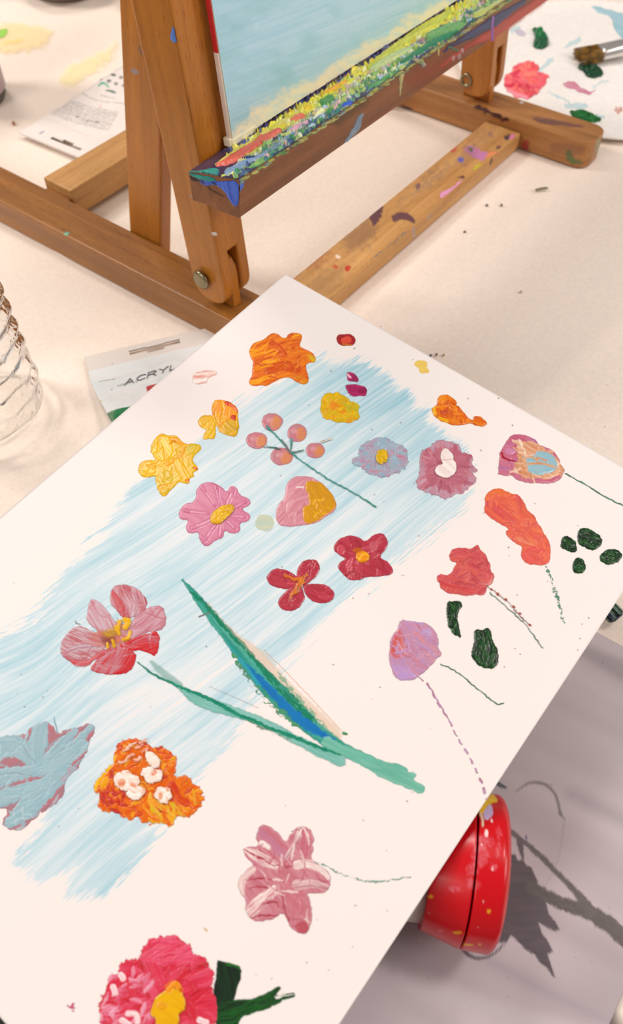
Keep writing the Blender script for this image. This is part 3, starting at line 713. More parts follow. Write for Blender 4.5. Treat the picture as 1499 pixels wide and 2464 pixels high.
    mask = sm(sdn, .05, .28)
    body = M('ADD', M('MULTIPLY', s1, .9), M('ADD', M('MULTIPLY', s2, .9), sp.outputs[1]))
    alpha = M('MULTIPLY', mask, sm(body, .95, 2.0))
    cr = N(nt, 'ShaderNodeValToRGB'); e = cr.color_ramp.elements
    e[0].position = 0; e[0].color = L4((228, 221, 217)); e[1].position = 1; e[1].color = L4((128, 182, 198))
    x = e.new(.22); x.color = L4((208, 218, 222)); x = e.new(.6); x.color = L4((176, 204, 213))
    nt.links.new(alpha, cr.inputs[0]); nt.links.new(cr.outputs[0], b.inputs['Base Color'])
    b.inputs['Roughness'].default_value = .5; b.inputs['Specular IOR Level'].default_value = .3
    return o
card_mesh()
T2 = (420, 760, .3869); T3 = (950, 780, .3662); T4 = (0, 1300, .4003); T5 = (400, 1250, .4336); T6 = (150, 1900, .5337); T1 = (900, 1400, .4319); T0 = (0, 0, 1)
def S(name, T, box, fn, mat=M_dry, parent=card, label=None, **k):
    return patch(name, fn, box, PLS, mat, parent, T=T, label=label, **k)
YEL, ORA, RED = (240, 190, 20), (214, 92, 14), (205, 52, 36)
GRN_STEM = (78, 140, 118)
# 1 orange star
def f(a):
    a.poly([(480,185),(500,170),(560,150),(590,120),(620,108),(650,115),(665,135),(695,145),(710,110),(755,102),(795,120),(785,160),(778,195),(830,215),(860,235),(882,265),(870,292),(835,290),(815,300),(820,340),(835,380),(832,425),(790,425),(750,405),(715,385),(690,378),(640,400),(580,432),(520,438),(470,430),(465,400),(490,370),(482,330),(495,290),(475,270),(465,220)], (216,96,12), (240,140,14), ang=-15, lu=40, lv=3, rough=2, h=.8)
    a.stroke([(480,240),(540,215),(600,190)],52,(246,170,20),(226,110,14),h=.7,keep=True); a.stroke([(500,335),(560,300),(640,280)],30,(246,168,22),(220,100,12),h=.7,keep=True)
    a.stroke([(480,420),(540,405),(600,375)],34,(248,176,24),(220,100,12),h=.8,keep=True); a.stroke([(570,230),(585,180),(610,140)],30,(240,150,16),(222,104,10),h=.9,keep=True)
    a.stroke([(740,130),(780,115)],26,(246,170,30),(226,120,20),h=.7,keep=True); a.stroke([(740,320),(800,260),(850,250)],46,(236,140,24),(220,110,10),h=1.0,keep=True)
    a.stroke([(845,255),(872,280)],26,(222,190,30),(214,170,20),h=.7,keep=True); a.stroke([(760,380),(815,410)],40,(226,150,24),(216,120,10),h=.8,keep=True)
    a.stroke([(600,170),(650,200),(680,240)],46,(208,84,20),(226,110,20),h=1.2,keep=True); a.stroke([(590,335),(680,310),(760,330)],60,(206,84,12),(220,100,10),h=.9,keep=True)
    a.dabs(34,22,5,[(212,90,10),(228,120,14),(200,76,14)],-20,30,4,h=1.2); a.dabs(30,10,4,[(226,120,20),(206,84,12),(236,150,40)],0,80,5,h=2.4,box=(680,200,860,360)); a.dabs(14,26,4,[(248,184,30),(250,170,20)],-25,20,9,h=.7,box=(470,150,640,430))
S('painted_flower', T2, (450,90,895,450), f, M_wet, label='orange star-shaped flower', hs=.0006)
# 2-4 dabs
def f(a): a.poly([(1012,135),(1030,115),(1060,118),(1110,118),(1130,140),(1122,175),(1090,190),(1045,185),(1015,165)],(190,44,44),(160,30,40),ang=80,h=1.2); a.ell(1070,155,34,24,(222,84,60),h=.8,keep=True); a.stroke([(1045,178),(1105,182)],9,(200,120,30),keep=True)
S('paint_dab', T2, (1000,100,1145,205), f, M_wet, label='red dab')
def f(a): a.poly([(1068,350),(1098,349),(1130,368),(1146,412),(1110,405),(1080,408),(1072,385)],(188,52,112),(150,40,90),ang=-60,h=1); a.stroke([(1075,365),(1095,385)],12,(236,190,210),keep=True,h=.3)
S('paint_dab', T2, (1055,335,1160,425), f, M_wet, label='small pointed magenta dab')
def f(a): a.poly([(1065,440),(1080,427),(1150,428),(1190,445),(1200,470),(1185,500),(1130,500),(1080,490),(1072,465)],(190,52,116),(170,40,100),ang=5,h=1); a.ell(1168,465,24,20,(150,30,80),h=.4,keep=True,alpha=.8)
S('paint_dab', T2, (1050,415,1215,515), f, M_wet, label='rounded magenta dab')
# 5 yellow block
def f(a):
    a.poly([(915,510),(935,485),(985,478),(1040,488),(1075,505),(1090,530),(1130,540),(1148,560),(1140,600),(1150,625),(1130,655),(1070,668),(1000,660),(950,645),(918,625),(910,570)],(232,184,12),(206,178,20),rough=4,h=1)
    a.dabs(46,16,6,[(244,200,20),(226,170,10),(214,184,24),(232,140,20)],0,80,2,h=2.0); a.dabs(12,20,8,[(196,180,24),(206,190,30)],60,30,3,h=1.2,box=(1060,520,1160,660)); a.ell(990,560,26,30,(232,140,20),h=1.5,keep=True,alpha=.7)
S('paint_dab', T2, (895,460,1170,685), f, M_wet, label='thick yellow patch', hs=.0007)
# 6 small yellow flower
def f(a):
    a.poly([(148,665),(160,628),(200,618),(240,615),(262,680),(250,765),(200,773),(172,768),(190,735),(205,710),(170,700)],(240,190,14),(226,180,20),ang=-40,lv=3,h=.8)
    a.poly([(238,530),(300,525),(330,530),(375,560),(398,590),(390,625),(330,650),(290,700),(262,690),(236,610)],(244,176,16),(240,150,20),ang=-70,lv=3,h=.9)
    a.poly([(290,680),(340,640),(392,640),(402,660),(405,710),(380,755),(345,745),(300,735),(270,710)],(228,180,18),(200,160,20),ang=40,lv=3,h=.8)
    a.stroke([(200,760),(240,700),(262,650)],30,(226,186,24),(240,200,30),h=.8,keep=True); a.stroke([(325,540),(375,565),(392,600)],22,(222,90,34),(236,130,30),keep=True,h=.9); a.ell(332,545,14,14,(216,70,30),h=1); a.ell(372,636,24,18,(206,60,30),h=1.2); a.stroke([(250,600),(258,650),(290,690)],9,(226,150,10),keep=True,h=1.2)
    a.dabs(16,24,5,[(246,200,30),(226,160,16),(236,180,20)],-40,50,4,h=1)
S('painted_flower', T2, (130,510,420,790), f, M_wet, label='small yellow flower with red specks')
# 6b big daffodil
def f(a):
    a.T = (0, 560, .37358)
    a.poly([(965,1400),(1000,1320),(1035,1295),(1085,1305),(1135,1305),(1150,1330),(1180,1350),(1210,1365),(1280,1358),(1302,1390),(1285,1410),(1245,1440),(1245,1480),(1275,1500),(1280,1530),(1240,1545),(1255,1575),(1225,1580),(1220,1610),(1200,1618),(1150,1600),(1120,1640),(1080,1680),(1058,1702),(1020,1670),(1000,1600),(1005,1565),(940,1582),(905,1560),(888,1520),(905,1480),(960,1468),(1005,1465),(985,1430)],(238,192,14),(222,180,18),ang=-40,lv=3,rough=2.5,h=.8)
    a.poly([(970,1400),(1000,1325),(1040,1300),(1100,1315),(1130,1400),(1090,1470),(1040,1485),(1000,1450)],(248,200,14),(244,186,12),ang=60,lv=3,h=1.1,keep=True); a.stroke([(1110,1330),(1150,1340),(1200,1375),(1160,1440),(1080,1490)],36,(240,160,16),(246,184,20),h=1.3,keep=True)
    a.poly([(895,1520),(920,1480),(1000,1470),(1020,1520),(1000,1560),(920,1578)],(246,198,16),(232,180,14),ang=-15,lv=3,h=.9,keep=True); a.poly([(1005,1560),(1080,1520),(1120,1560),(1110,1640),(1058,1700),(1015,1660)],(226,188,22),(206,176,24),ang=55,lv=3,h=.9,keep=True)
    a.poly([(1190,1370),(1290,1362),(1300,1390),(1240,1440),(1200,1430)],(220,190,24),(206,180,20),ang=-30,h=.9,keep=True); a.stroke([(1150,1480),(1180,1540),(1210,1590)],60,(230,180,18),(240,190,20),h=.9,keep=True); a.stroke([(1205,1600),(1230,1590)],12,(226,120,30),keep=True,h=.7); a.stroke([(1250,1515),(1275,1525)],14,(214,110,30),keep=True,h=.7); a.stroke([(1100,1360),(1115,1345),(1135,1350)],8,(200,120,20),keep=True,h=.5)
    a.dabs(30,30,5,[(246,200,20),(226,176,16),(238,170,20),(212,184,30)],-45,60,4,h=1.0)
S('painted_flower', (0,560,.37358), (870,1280,1320,1720), f, M_wet, label='large yellow daffodil-shaped flower')
# 7
def f(a): a.poly([(110,390),(130,355),(180,350),(210,335),(262,345),(262,365),(230,375),(205,400),(210,415),(160,428),(120,420)],(236,160,146),(250,236,228),ang=-10,h=.6,alpha=.9,mix=.5); a.stroke([(120,410),(170,405),(200,395)],18,(252,244,238),h=.9,keep=True); a.stroke([(205,370),(260,352)],14,(240,190,170),(250,230,220),h=.5,keep=True)
S('paint_dab', T2, (95,320,285,440), f, M_dry, label='pale pink and white smear')
# 8 berries
def f(a):
    for (x,y,rx,ry) in ((608,660,66,57),(762,728,61,58),(512,775,68,52),(668,876,72,55),(876,838,61,50)):
        a.ell(x,y,rx,ry,(204,128,138),c2=(196,140,150),ang=-30,h=.8,rough=2,lu=14,lv=6); a.ell(x+26,y+8,rx*.5,ry*.72,(222,150,66),c2=(212,140,110),h=.6,keep=True,edge=5,alpha=.8); a.ell(x-14,y-10,rx*.34,ry*.3,(224,168,172),h=.9,keep=True,edge=4,alpha=.6)
fl = S('painted_flower', T2, (430,590,950,945), f, M_wet, label='sprig of five round pink and orange berries')
def f(a):
    a.stroke([(575,690),(600,715),(650,765),(720,850),(760,880),(830,935),(890,975),(960,1020),(1030,1060),(1100,1095),(1180,1145),(1252,1190)],7,(44,146,128),(70,160,150),h=.1,rough=1.6); a.stroke([(560,818),(600,822),(655,830)],[4,9,7],(60,120,110),h=.1,dry=.3,rough=2)
    a.stroke([(728,775),(722,855)],10,(100,150,140),(70,130,110),h=.1,rough=2); a.stroke([(725,860),(760,848),(800,838)],[12,12,6],(110,150,140),(80,110,100),h=.1,rough=2); a.stroke([(665,770),(700,820),(725,855)],[5,12,8],(110,130,130),(140,110,120),h=.1,rough=2); a.ell(580,700,9,12,(90,150,150),h=.2); a.ell(728,772,7,9,(120,170,170),h=.2)
    a.stroke([(900,797),(935,782),(975,770)],[6,12,12],(236,226,220),(150,130,110),h=.3,rough=1.5)
S('painted_stem', T2, (545,680,1265,1200), f, M_flat, fl, label='thin teal stem', lift=.0004)
# 9 heart
def f(a):
    a.poly([(1015,1190),(990,1120),(940,1060),(880,1010),(830,1000),(770,997),(715,1020),(695,1065),(690,1130),(655,1165),(632,1215),(632,1265),(655,1300),(700,1312),(770,1308),(830,1300),(880,1290),(940,1250),(985,1220)],(208,138,152),(218,160,170),ang=-40,h=.7,rough=2)
    a.dabs(22,34,12,[(214,150,162),(200,126,142),(222,166,176)],-50,40,7,h=.8)
    a.poly([(810,1040),(850,1022),(910,1040),(960,1080),(995,1130),(1010,1185),(960,1230),(880,1285),(830,1298),(800,1270),(795,1220),(800,1190),(840,1180),(830,1140),(835,1110),(815,1085)],(218,160,16),(206,150,30),ang=60,h=1,rough=3,keep=True)
    a.dabs(10,12,5,[(236,186,20),(226,170,10)],0,80,8,h=2,box=(870,1140,960,1240)); a.stroke([(760,1068),(800,1066)],9,(240,220,220),h=1.2,keep=True)
S('painted_flower', T2, (615,980,1035,1330), f, M_wet, label='heart-shaped bloom, half pink and half mustard yellow')
def f(a): a.ell(563,1288,60,52,(226,228,192),c2=(210,224,200),alpha=.6,h=.05,rough=3)
S('paint_dab', T2, (490,1220,640,1350), f, M_flat, label='faint pale yellow round stain')
# 11 blue flower
def f(a):
    a.poly([(1110,890),(1145,870),(1150,820),(1200,775),(1290,750),(1330,765),(1400,800),(1445,840),(1458,890),(1440,930),(1420,965),(1360,990),(1290,1005),(1230,995),(1200,970),(1160,945),(1115,925)],(158,186,200),(190,160,180),ang=0,rough=6,rs=8,h=.8,lu=20,lv=8,mix=.35)
    a.dabs(60,20,11,[(150,184,200),(166,190,204),(196,146,168),(180,170,190)],0,30,3,h=1.6,center=(1285,880)); a.stroke([(1390,870),(1440,880),(1420,930)],22,(200,140,160),(170,170,190),keep=True,h=1); a.stroke([(1190,965),(1260,965),(1340,975)],18,(204,130,150),(170,180,196),keep=True,h=1,dry=.4)
fl = S('painted_flower', T2, (1095,735,1475,1020), f, M_wet, label='round dusty blue flower with pink edges', hs=.0007)
def f(a): a.ell(1290,880,40,46,(226,186,16),c2=(206,170,20),h=1.6,rough=5,rs=7); a.dabs(14,8,5,[(240,200,20),(206,170,20)],0,90,5,h=2)
S('flower_center', T2, (1235,820,1345,945), f, M_wet, fl, label='yellow centre', lift=.0006)
# 12 pink daisy
def f(a):
    a.poly([(430,1235),(445,1212),(470,1208),(475,1170),(505,1158),(535,1172),(545,1185),(555,1170),(570,1172),(575,1190),(600,1200),(605,1215),(580,1225),(605,1240),(600,1255),(575,1258),(580,1280),(560,1285),(540,1275),(538,1295),(520,1300),(497,1318),(480,1300),(480,1280),(455,1285),(447,1270),(455,1252),(435,1250)],(206,124,154),(214,140,166),ang=30,rough=1.5,h=.7)
    for (x,y) in ((445,1230),(490,1175),(520,1170),(562,1182),(592,1208),(590,1245),(565,1272),(530,1290),(495,1300),(465,1272)):
        a.stroke([(535+(x-535)*.35,1240+(y-1240)*.35),(x,y)],[8,17,10],(214,136,164),(200,116,148),h=1.0,keep=True); a.stroke([(535+(x-535)*.45,1240+(y-1240)*.45),(535+(x-535)*.85,1240+(y-1240)*.85)],4,(232,184,204),(216,146,176),h=1.2,keep=True,alpha=.7)
fl = S('painted_flower', T0, (422,1150,614,1326), f, M_wet, label='pink daisy with about ten petals')
def f(a): a.poly([(504,1260),(510,1236),(532,1219),(560,1214),(566,1226),(546,1250),(530,1262)],(232,190,16),(220,170,14),ang=-40,h=1.5,rough=2); a.ell(553,1227,11,13,(210,160,30),h=1,keep=True,alpha=.7); a.dabs(12,9,4,[(246,206,20),(220,176,10)],0,90,5,h=2)
S('flower_center', T0, (496,1206,574,1270), f, M_wet, fl, label='yellow centre', lift=.0005)
# 13 mauve flower
def f(a):
    a.poly([(165,870),(190,820),(240,800),(290,760),(360,775),(430,795),(435,840),(490,855),(510,890),(500,920),(540,945),(542,975),(515,985),(543,1020),(510,1060),(480,1075),(460,1110),(400,1118),(380,1120),(350,1145),(310,1145),(260,1120),(200,1110),(150,1080),(140,1010),(165,1000),(160,930)],(200,152,166),(186,140,158),rough=5,rs=8,h=.6,lu=20,lv=8)
    a.dabs(30,24,14,[(200,150,166),(190,160,178),(206,164,176)],0,25,3,h=.9,center=(340,950)); a.ell(345,950,150,150,(186,104,124),c2=(196,120,136),h=.9,keep=True,rough=10,rs=12,edge=3)
    a.dabs(52,22,11,[(188,104,124),(196,118,134),(176,92,112),(206,140,152)],0,40,6,h=1.5,center=(340,950),box=(190,800,500,1100))
fl = S('painted_flower', T3, (125,745,560,1165), f, M_dry, label='mauve ruffled flower', hs=.0007)
def f(a): a.poly([(305,830),(345,820),(385,870),(380,900),(405,920),(400,985),(340,1020),(280,1000),(262,965),(280,935),(320,925),(300,900)],(250,240,234),(240,224,220),ang=50,h=1.2,rough=3); a.stroke([(300,900),(370,895)],8,(226,196,196),h=.6,keep=True)
S('flower_center', T3, (245,805,420,1035), f, M_wet, fl, label='white centre', lift=.0006)
# 14 orange cluster
def f(a):
    a.poly([(285,490),(310,462),(360,470),(405,510),(400,535),(425,540),(440,570),(470,590),(480,620),(510,640),(520,605),(560,605),(605,640),(600,670),(530,672),(500,650),(450,668),(380,668),(345,645),(290,628),(245,590),(245,550),(280,535)],(224,112,20),(236,140,24),rough=3,h=1.1)
    a.stroke([(262,545),(255,590),(300,620),(345,640)],22,(244,196,24),(236,170,20),keep=True,h=1.2); a.ell(312,495,24,28,(240,150,24),keep=True,h=1.3); a.stroke([(310,580),(360,575),(400,600)],28,(196,72,20),(216,100,20),keep=True,h=1.3)
    a.dabs(36,15,8,[(226,110,16),(240,150,30),(206,86,16)],0,90,4,h=1.8); a.stroke([(530,620),(590,650)],22,(230,120,30),(206,84,20),keep=True,h=1.2)
S('painted_flower', T3, (230,450,620,690), f, M_wet, label='orange cluster with a trailing tip', hs=.0007)
# yellow marks at the card edge
def f(a): a.poly([(128,260),(150,238),(200,240),(215,255),(212,290),(232,310),(220,323),(170,323),(158,300),(160,285),(135,275)],(248,220,120),(244,210,100),alpha=.85,h=.1,rough=2)
S('paint_dab', T3, (115,225,245,335), f, M_flat, label='pale yellow blot near the far edge')
# 15 tulip
def f(a):
    a.poly([(685,985),(690,880),(685,850),(720,800),(740,760),(800,720),(880,735),(935,770),(940,790),(1000,810),(1060,850),(1085,890),(1085,920),(1120,960),(1100,990),(1090,1020),(1030,1050),(950,1048),(880,1045),(800,1020),(770,990),(740,1000),(670,985)],(198,108,134),(206,128,150),ang=20,rough=3,h=.8)
    a.dabs(34,34,13,[(196,100,126),(208,126,148),(190,120,160)],20,50,3,h=1.1)
    a.poly([(810,770),(900,770),(1000,830),(1080,900),(1118,955),(1060,1010),(960,1020),(860,1000),(775,930),(830,880),(800,820)],(230,190,160),(214,150,110),ang=30,lu=24,lv=4,h=1,rough=5,keep=True)
    a.dabs(40,22,9,[(240,214,190),(222,170,130),(206,140,96)],30,40,5,h=1.6,box=(790,770,1110,1010))
    a.poly([(830,870),(900,880),(950,830),(1040,860),(1080,940),(1040,970),(1000,990),(920,1000),(870,960),(880,920)],(150,190,204),(160,196,206),ang=20,h=1.1,rough=6,keep=True)
    a.stroke([(880,920),(960,915),(1050,940)],15,(222,180,140),(206,150,110),h=1.8,keep=True); a.stroke([(840,890),(900,870),(940,900)],14,(216,170,130),h=1.6,keep=True); a.stroke([(930,880),(1000,900)],11,(206,160,130),h=1.6,keep=True)
    a.stroke([(705,850),(710,880),(760,900),(810,905)],[18,12,6],(188,40,60),(170,30,50),h=.8,keep=True); a.ell(760,835,40,22,(214,150,176),c2=(200,130,170),keep=True,h=1); a.stroke([(900,745),(935,775)],20,(186,120,160),keep=True,h=.8)
fl = S('painted_flower', T3, (655,705,1135,1065), f, M_wet, label='pink tulip head with cream and pale blue middle', hs=.0007)
def f(a): a.stroke([(1122,983),(1170,1010),(1230,1040),(1290,1080),(1350,1115),(1420,1155),(1520,1200),(1640,1260)],7,(96,140,122),(70,120,104),h=.1,rough=1.5)
S('painted_stem', T3, (1110,970,1660,1280), f, M_flat, fl, label='thin grey-green stem')
# 16 coral long
def f(a):
    a.poly([(590,1140),(640,1085),(700,1082),(770,1120),(810,1125),(860,1170),(860,1215),(925,1265),(930,1310),(965,1340),(970,1370),(1010,1420),(1030,1480),(1020,1560),(990,1582),(930,1585),(870,1575),(830,1535),(835,1480),(845,1465),(790,1430),(735,1390),(735,1365),(760,1350),(690,1310),(620,1265),(585,1225),(600,1180)],(222,94,78),(230,110,80),ang=40,rough=3,h=.8,lu=50,lv=4)
    a.stroke([(610,1140),(680,1100),(760,1130)],46,(234,126,60),(228,110,66),h=.9,keep=True); a.stroke([(620,1180),(720,1250),(800,1330)],50,(224,96,86),(212,84,84),h=.9,keep=True); a.stroke([(760,1180),(860,1220),(920,1300)],44,(228,116,76),(216,96,76),h=1.0,keep=True)
    a.stroke([(740,1380),(840,1420),(920,1440)],40,(226,110,80),(236,150,120),h=1.,keep=True); a.ell(920,1520,80,60,(222,84,84),c2=(230,104,90),h=1.1,keep=True,ang=40)
    a.dabs(34,40,10,[(226,104,80),(212,84,82),(236,130,90)],40,45,4,h=1.1); a.dabs(18,12,6,[(224,100,80),(236,120,80)],0,90,5,h=1.6,box=(960,1400,1040,1580))
fl = S('painted_flower', T3, (570,1070,1045,1600), f, M_dry, label='long coral bloom')
def f(a): a.stroke([(1000,1590),(1030,1680),(1060,1770),(1090,1860),(1112,1960)],[10,18,20,18,8],(120,168,146),(96,140,120),h=.15,dry=.55,rough=4,lu=4,lv=4)
S('painted_stem', T3, (980,1580,1130,1970), f, M_flat, fl, label='crayoned green stem')
# 17 poppy
def f(a):
    a.poly([(270,1660),(300,1645),(360,1650),(385,1600),(420,1570),(370,1560),(365,1510),(400,1470),(450,1480),(500,1480),(545,1445),(560,1480),(600,1520),(625,1580),(625,1620),(660,1650),(650,1690),(610,1720),(600,1760),(580,1785),(520,1778),(450,1785),(370,1775),(310,1740),(290,1700)],(206,84,90),(216,100,96),ang=10,rough=4,h=.8)
    a.dabs(44,34,13,[(206,80,88),(218,104,100),(190,70,78),(214,96,80)],10,60,4,h=1.2); a.stroke([(290,1700),(400,1725),(520,1760)],26,(222,94,84),(200,70,80),h=1.1,keep=True); a.stroke([(560,1700),(620,1720),(650,1660)],16,(190,76,86),(226,150,140),h=1.2,keep=True)
fl = S('painted_flower', T3, (255,1430,680,1800), f, M_dry, label='coral red poppy')
def f(a):
    a.stroke([(648,65),(700,105),(760,160),(820,215),(870,270),(910,325),(942,372)],5,(80,130,116),(110,140,120),h=.1,rough=2,dry=.2); a.stroke([(625,15),(660,50),(740,105),(800,175),(860,240)],4,(150,120,110),h=.1,rough=2,dry=.3)
    for (x,y) in ((690,72),(735,102),(775,138),(812,178),(868,238),(655,45)): a.ell(x,y,9,6,(176,84,80),rot=35,h=.5,rough=3)
S('painted_stem', T1, (615,5,960,385), f, M_flat, fl, label='double green and red dotted stem', lift=.0002)
# 18-20 green dabs
DG, DG2 = (12,46,20), (34,92,36)
def g(pts, bx, T, lab, ang=30):
    def f(a):
        a.poly(pts, DG, DG2, ang=ang, h=1.3, rough=3, rs=8, lu=14, lv=4, mixk=3, mix=.35); a.dabs(7, 12, 7, [DG, DG2, (20,60,24)], ang, 40, len(lab), h=1.6)
    S('paint_dab', T, bx, f, M_wet, label=lab, hs=.0007)
g([(1085,1450),(1110,1390),(1150,1400),(1195,1440),(1200,1500),(1160,1500),(1110,1480)], (1070,1375,1215,1515), T3, 'dark green leaf dab, leftmost of four')
g([(1200,1400),(1210,1345),(1260,1340),(1310,1365),(1365,1405),(1360,1450),(1320,1487),(1240,1470),(1205,1440)], (1185,1325,1380,1500), T3, 'largest and uppermost dark green dab')
g([(1340,1540),(1370,1495),(1430,1480),(1490,1495),(1492,1545),(1425,1585),(1370,1575)], (1325,1465,1510,1600), T3, 'rightmost dark green dab')
g([(1165,1590),(1190,1535),(1240,1540),(1255,1590),(1250,1635),(1190,1640),(1170,1620)], (1150,1520,1270,1655), T3, 'smallest dark green dab')
g([(412,105),(440,112),(488,108),(490,140),(470,165),(468,240),(487,305),(470,312),(425,275),(405,210),(405,150)], (395,90,505,325), T1, 'narrow upright green stroke', 85)
g([(565,262),(600,275),(625,250),(652,275),(655,330),(690,370),(695,420),(685,478),(620,485),(560,450),(540,390),(560,345),(555,290)], (525,240,710,500), T1, 'green leaf blob with a stubby top', 75)
# 21 lilac tulip
def f(a):
    a.poly([(145,212),(230,222),(300,235),(340,270),(365,325),(358,370),(380,405),(340,440),(290,500),(230,540),(160,557),(115,530),(90,450),(85,380),(100,300),(130,270)],(204,150,168),(190,150,190),ang=50,rough=3,h=.8)
    a.poly([(90,380),(110,300),(150,250),(160,340),(190,420),(120,430),(95,410)],(204,96,98),(214,120,118),ang=70,h=.8,keep=True,edge=4)
    a.poly([(95,450),(150,470),(230,500),(230,540),(160,557),(115,530)],(188,158,214),(204,160,190),ang=0,h=.8,keep=True,edge=5); a.poly([(150,215),(240,225),(330,265),(355,330),(300,300),(220,260)],(196,166,206),(206,150,180),h=.8,keep=True,edge=4)
    for p,c in (([(150,280),(180,340),(200,420),(260,450)],(190,90,100)),([(160,300),(230,290),(290,330),(340,380)],(214,160,180)),([(200,330),(260,350),(330,410)],(194,110,126)),([(130,330),(170,400),(230,440),(310,400)],(226,176,190)),([(210,270),(260,310),(300,370)],(230,150,150)),([(110,410),(180,410),(250,460)],(184,84,96)),([(250,400),(300,420),(350,405)],(226,190,200))): a.stroke(p,[5,17,6],c,(206,150,176),h=1.7,keep=True,rough=2)
    a.dabs(22,32,8,[(206,150,176),(200,130,150),(190,160,206)],45,50,4,h=1.3)
fl = S('painted_flower', T1, (70,195,395,575), f, M_wet, label='lilac and rose tulip head', hs=.0007)
def f(a): a.stroke([(250,530),(300,570),(330,630),(385,720),(435,800),(455,850),(490,905),(530,970),(560,1030),(590,1090),(628,1205)],[6,9,9,9,8,7,8,8,10,14,16],(190,134,156),(196,166,206),h=.2,dry=.3,dash=26,rough=1.6); a.stroke([(300,565),(335,630),(390,725),(430,790)],7,(176,110,130),(196,160,200),h=.2,rough=1.5)
S('painted_stem', T1, (240,515,650,1220), f, M_flat, fl, label='broken lilac stem')
def f(a): a.stroke([(375,460),(420,478),(470,510),(530,555),(580,600),(640,650),(690,685),(722,680)],6,(84,136,112),(60,110,90),h=.1,rough=1.6,dry=.2)
S('painted_stem', T1, (365,450,735,695), f, M_flat, label='loose thin green line beside the lilac tulip')
# 22, 23 crimson flowers
CR, CR2 = (190,66,84), (176,56,74)
def f(a):
    a.poly([(930,140),(960,110),(1010,90),(1070,100),(1105,125),(1150,85),(1200,72),(1230,110),(1225,160),(1180,210),(1230,235),(1265,290),(1240,308),(1180,320),(1110,318),(1080,335),(1030,340),(985,310),(950,270),(960,240),(1000,220),(960,200),(932,175)],CR,CR2,ang=30,rough=2,h=.9)
    a.dabs(30,30,13,[CR,(204,86,104),(170,50,66)],0,35,4,h=1.2,center=(1088,210)); a.ell(1150,150,26,26,(204,110,124),keep=True,h=1,alpha=.6); a.ell(970,170,26,30,(202,84,100),keep=True,h=1.2)
fl = S('painted_flower', T5, (915,60,1280,355), f, M_wet, label='crimson four-petalled flower with a yellow button', hs=.0006)
def f(a): a.ell(1090,210,40,34,(238,164,20),c2=(226,140,24),h=1.8,rough=2,ang=-20,lv=3); a.stroke([(1070,225),(1100,190),(1125,205)],10,(248,190,30),h=2.4,keep=True); a.ell(1062,175,26,16,(206,110,40),h=.6,rough=4,alpha=.8)
S('flower_center', T5, (1030,150,1145,255), f, M_wet, fl, label='orange-yellow button', lift=.0004)
def f(a):
    for p in ([(562,310),(600,272),(660,278),(720,312),(745,350),(700,385),(640,385),(580,370),(562,340)], [(722,330),(730,270),(770,225),(830,220),(858,265),(840,310),(800,345),(760,370)], [(760,360),(860,355),(920,380),(938,430),(900,462),(840,465),(790,440),(765,400)], [(765,400),(772,440),(730,500),(680,513),(630,490),(620,445),(660,405),(700,375),(740,360)]):
        a.poly(p, CR, CR2, ang=20, h=1, rough=2)
    a.dabs(24,30,12,[CR,(204,84,100),(172,50,66)],0,30,6,h=1.2,center=(752,360)); a.poly([(800,365),(860,360),(900,385),(880,400),(820,400)],(170,50,66),keep=True,h=.6,alpha=.7)
fl = S('painted_flower', T5, (545,205,955,530), f, M_wet, label='crimson pinwheel flower with orange streaks')
def f(a): a.stroke([(660,315),(720,335),(755,345),(780,305)],[14,22,30,8],(226,140,40),(200,80,50),h=1.2,dry=.3,rough=3); a.stroke([(755,345),(720,390),(690,440)],[30,30,12],(222,150,40),(204,90,50),h=1.2,dry=.35,rough=3)
S('flower_center', T5, (645,295,805,455), f, M_wet, fl, label='orange streaked centre', lift=.0005)
# 24 big leaf and stem
def f(a):
    a.poly([(210,440),(300,545),(400,645),(480,690),(560,760),(700,920),(860,1070),(990,1190),(940,1250),(760,1090),(560,860),(380,700),(250,560)],(248,230,212),(250,224,200),ang=48,h=.05,alpha=.65,edge=5,lu=60,lv=6)
    a.stroke([(92,336),(150,405),(215,490),(300,600),(400,720),(520,870),(640,990),(760,1110),(880,1210),(1000,1290),(1120,1340)],[6,46,56,60,80,110,120,104,90,70,60],(46,156,140),(80,178,160),h=.1,rough=2,lu=80,lv=5,alpha=.93,edge=2.5)
    a.stroke([(130,400),(220,470),(330,600),(430,700),(560,860),(700,1000),(820,1120)],[14,26,30,22,40,50,30],(20,130,96),(30,140,110),h=.12,rough=3,dry=.35,lu=30,lv=4,keep=True)
    a.stroke([(440,800),(540,905),(650,1030),(760,1130),(920,1225)],[10,46,56,60,30],(6,112,186),(10,124,196),h=.12,rough=3,keep=True,alpha=.95,edge=3)
    a.stroke([(330,690),(430,820),(520,930)],[14,44,20],(60,176,196),(50,160,180),h=.1,keep=True,alpha=.8,edge=4)
    a.stroke([(360,725),(400,800),(470,890),(560,1000),(650,1080),(760,1170)],[18,26,30,34,34,16],(44,132,86),(90,160,120),h=.15,dry=.62,rough=5,lu=7,lv=5); a.stroke([(620,850),(720,980),(820,1090),(900,1160)],[14,20,24,10],(60,150,100),(110,180,150),h=.1,dry=.55,rough=4,lu=8,lv=5,keep=True)
    a.poly([(880,1190),(980,1250),(1100,1290),(1200,1345),(1290,1355),(1350,1385),(1340,1400),(1390,1410),(1380,1432),(1368,1440),(1400,1465),(1444,1480),(1430,1520),(1395,1515),(1360,1500),(1200,1440),(1080,1360),(960,1300),(850,1262)],(112,188,166),(140,200,182),ang=24,h=.1,rough=3,alpha=.93,lu=60,lv=7)
    a.stroke([(985,1185),(1000,1190)],14,(80,150,100),h=.2); a.stroke([(540,720),(700,880),(860,1050),(980,1180)],3,(236,180,140),h=0,alpha=.7)
    a.stroke([(185,540),(240,520)],6,(130,120,110),h=.4)
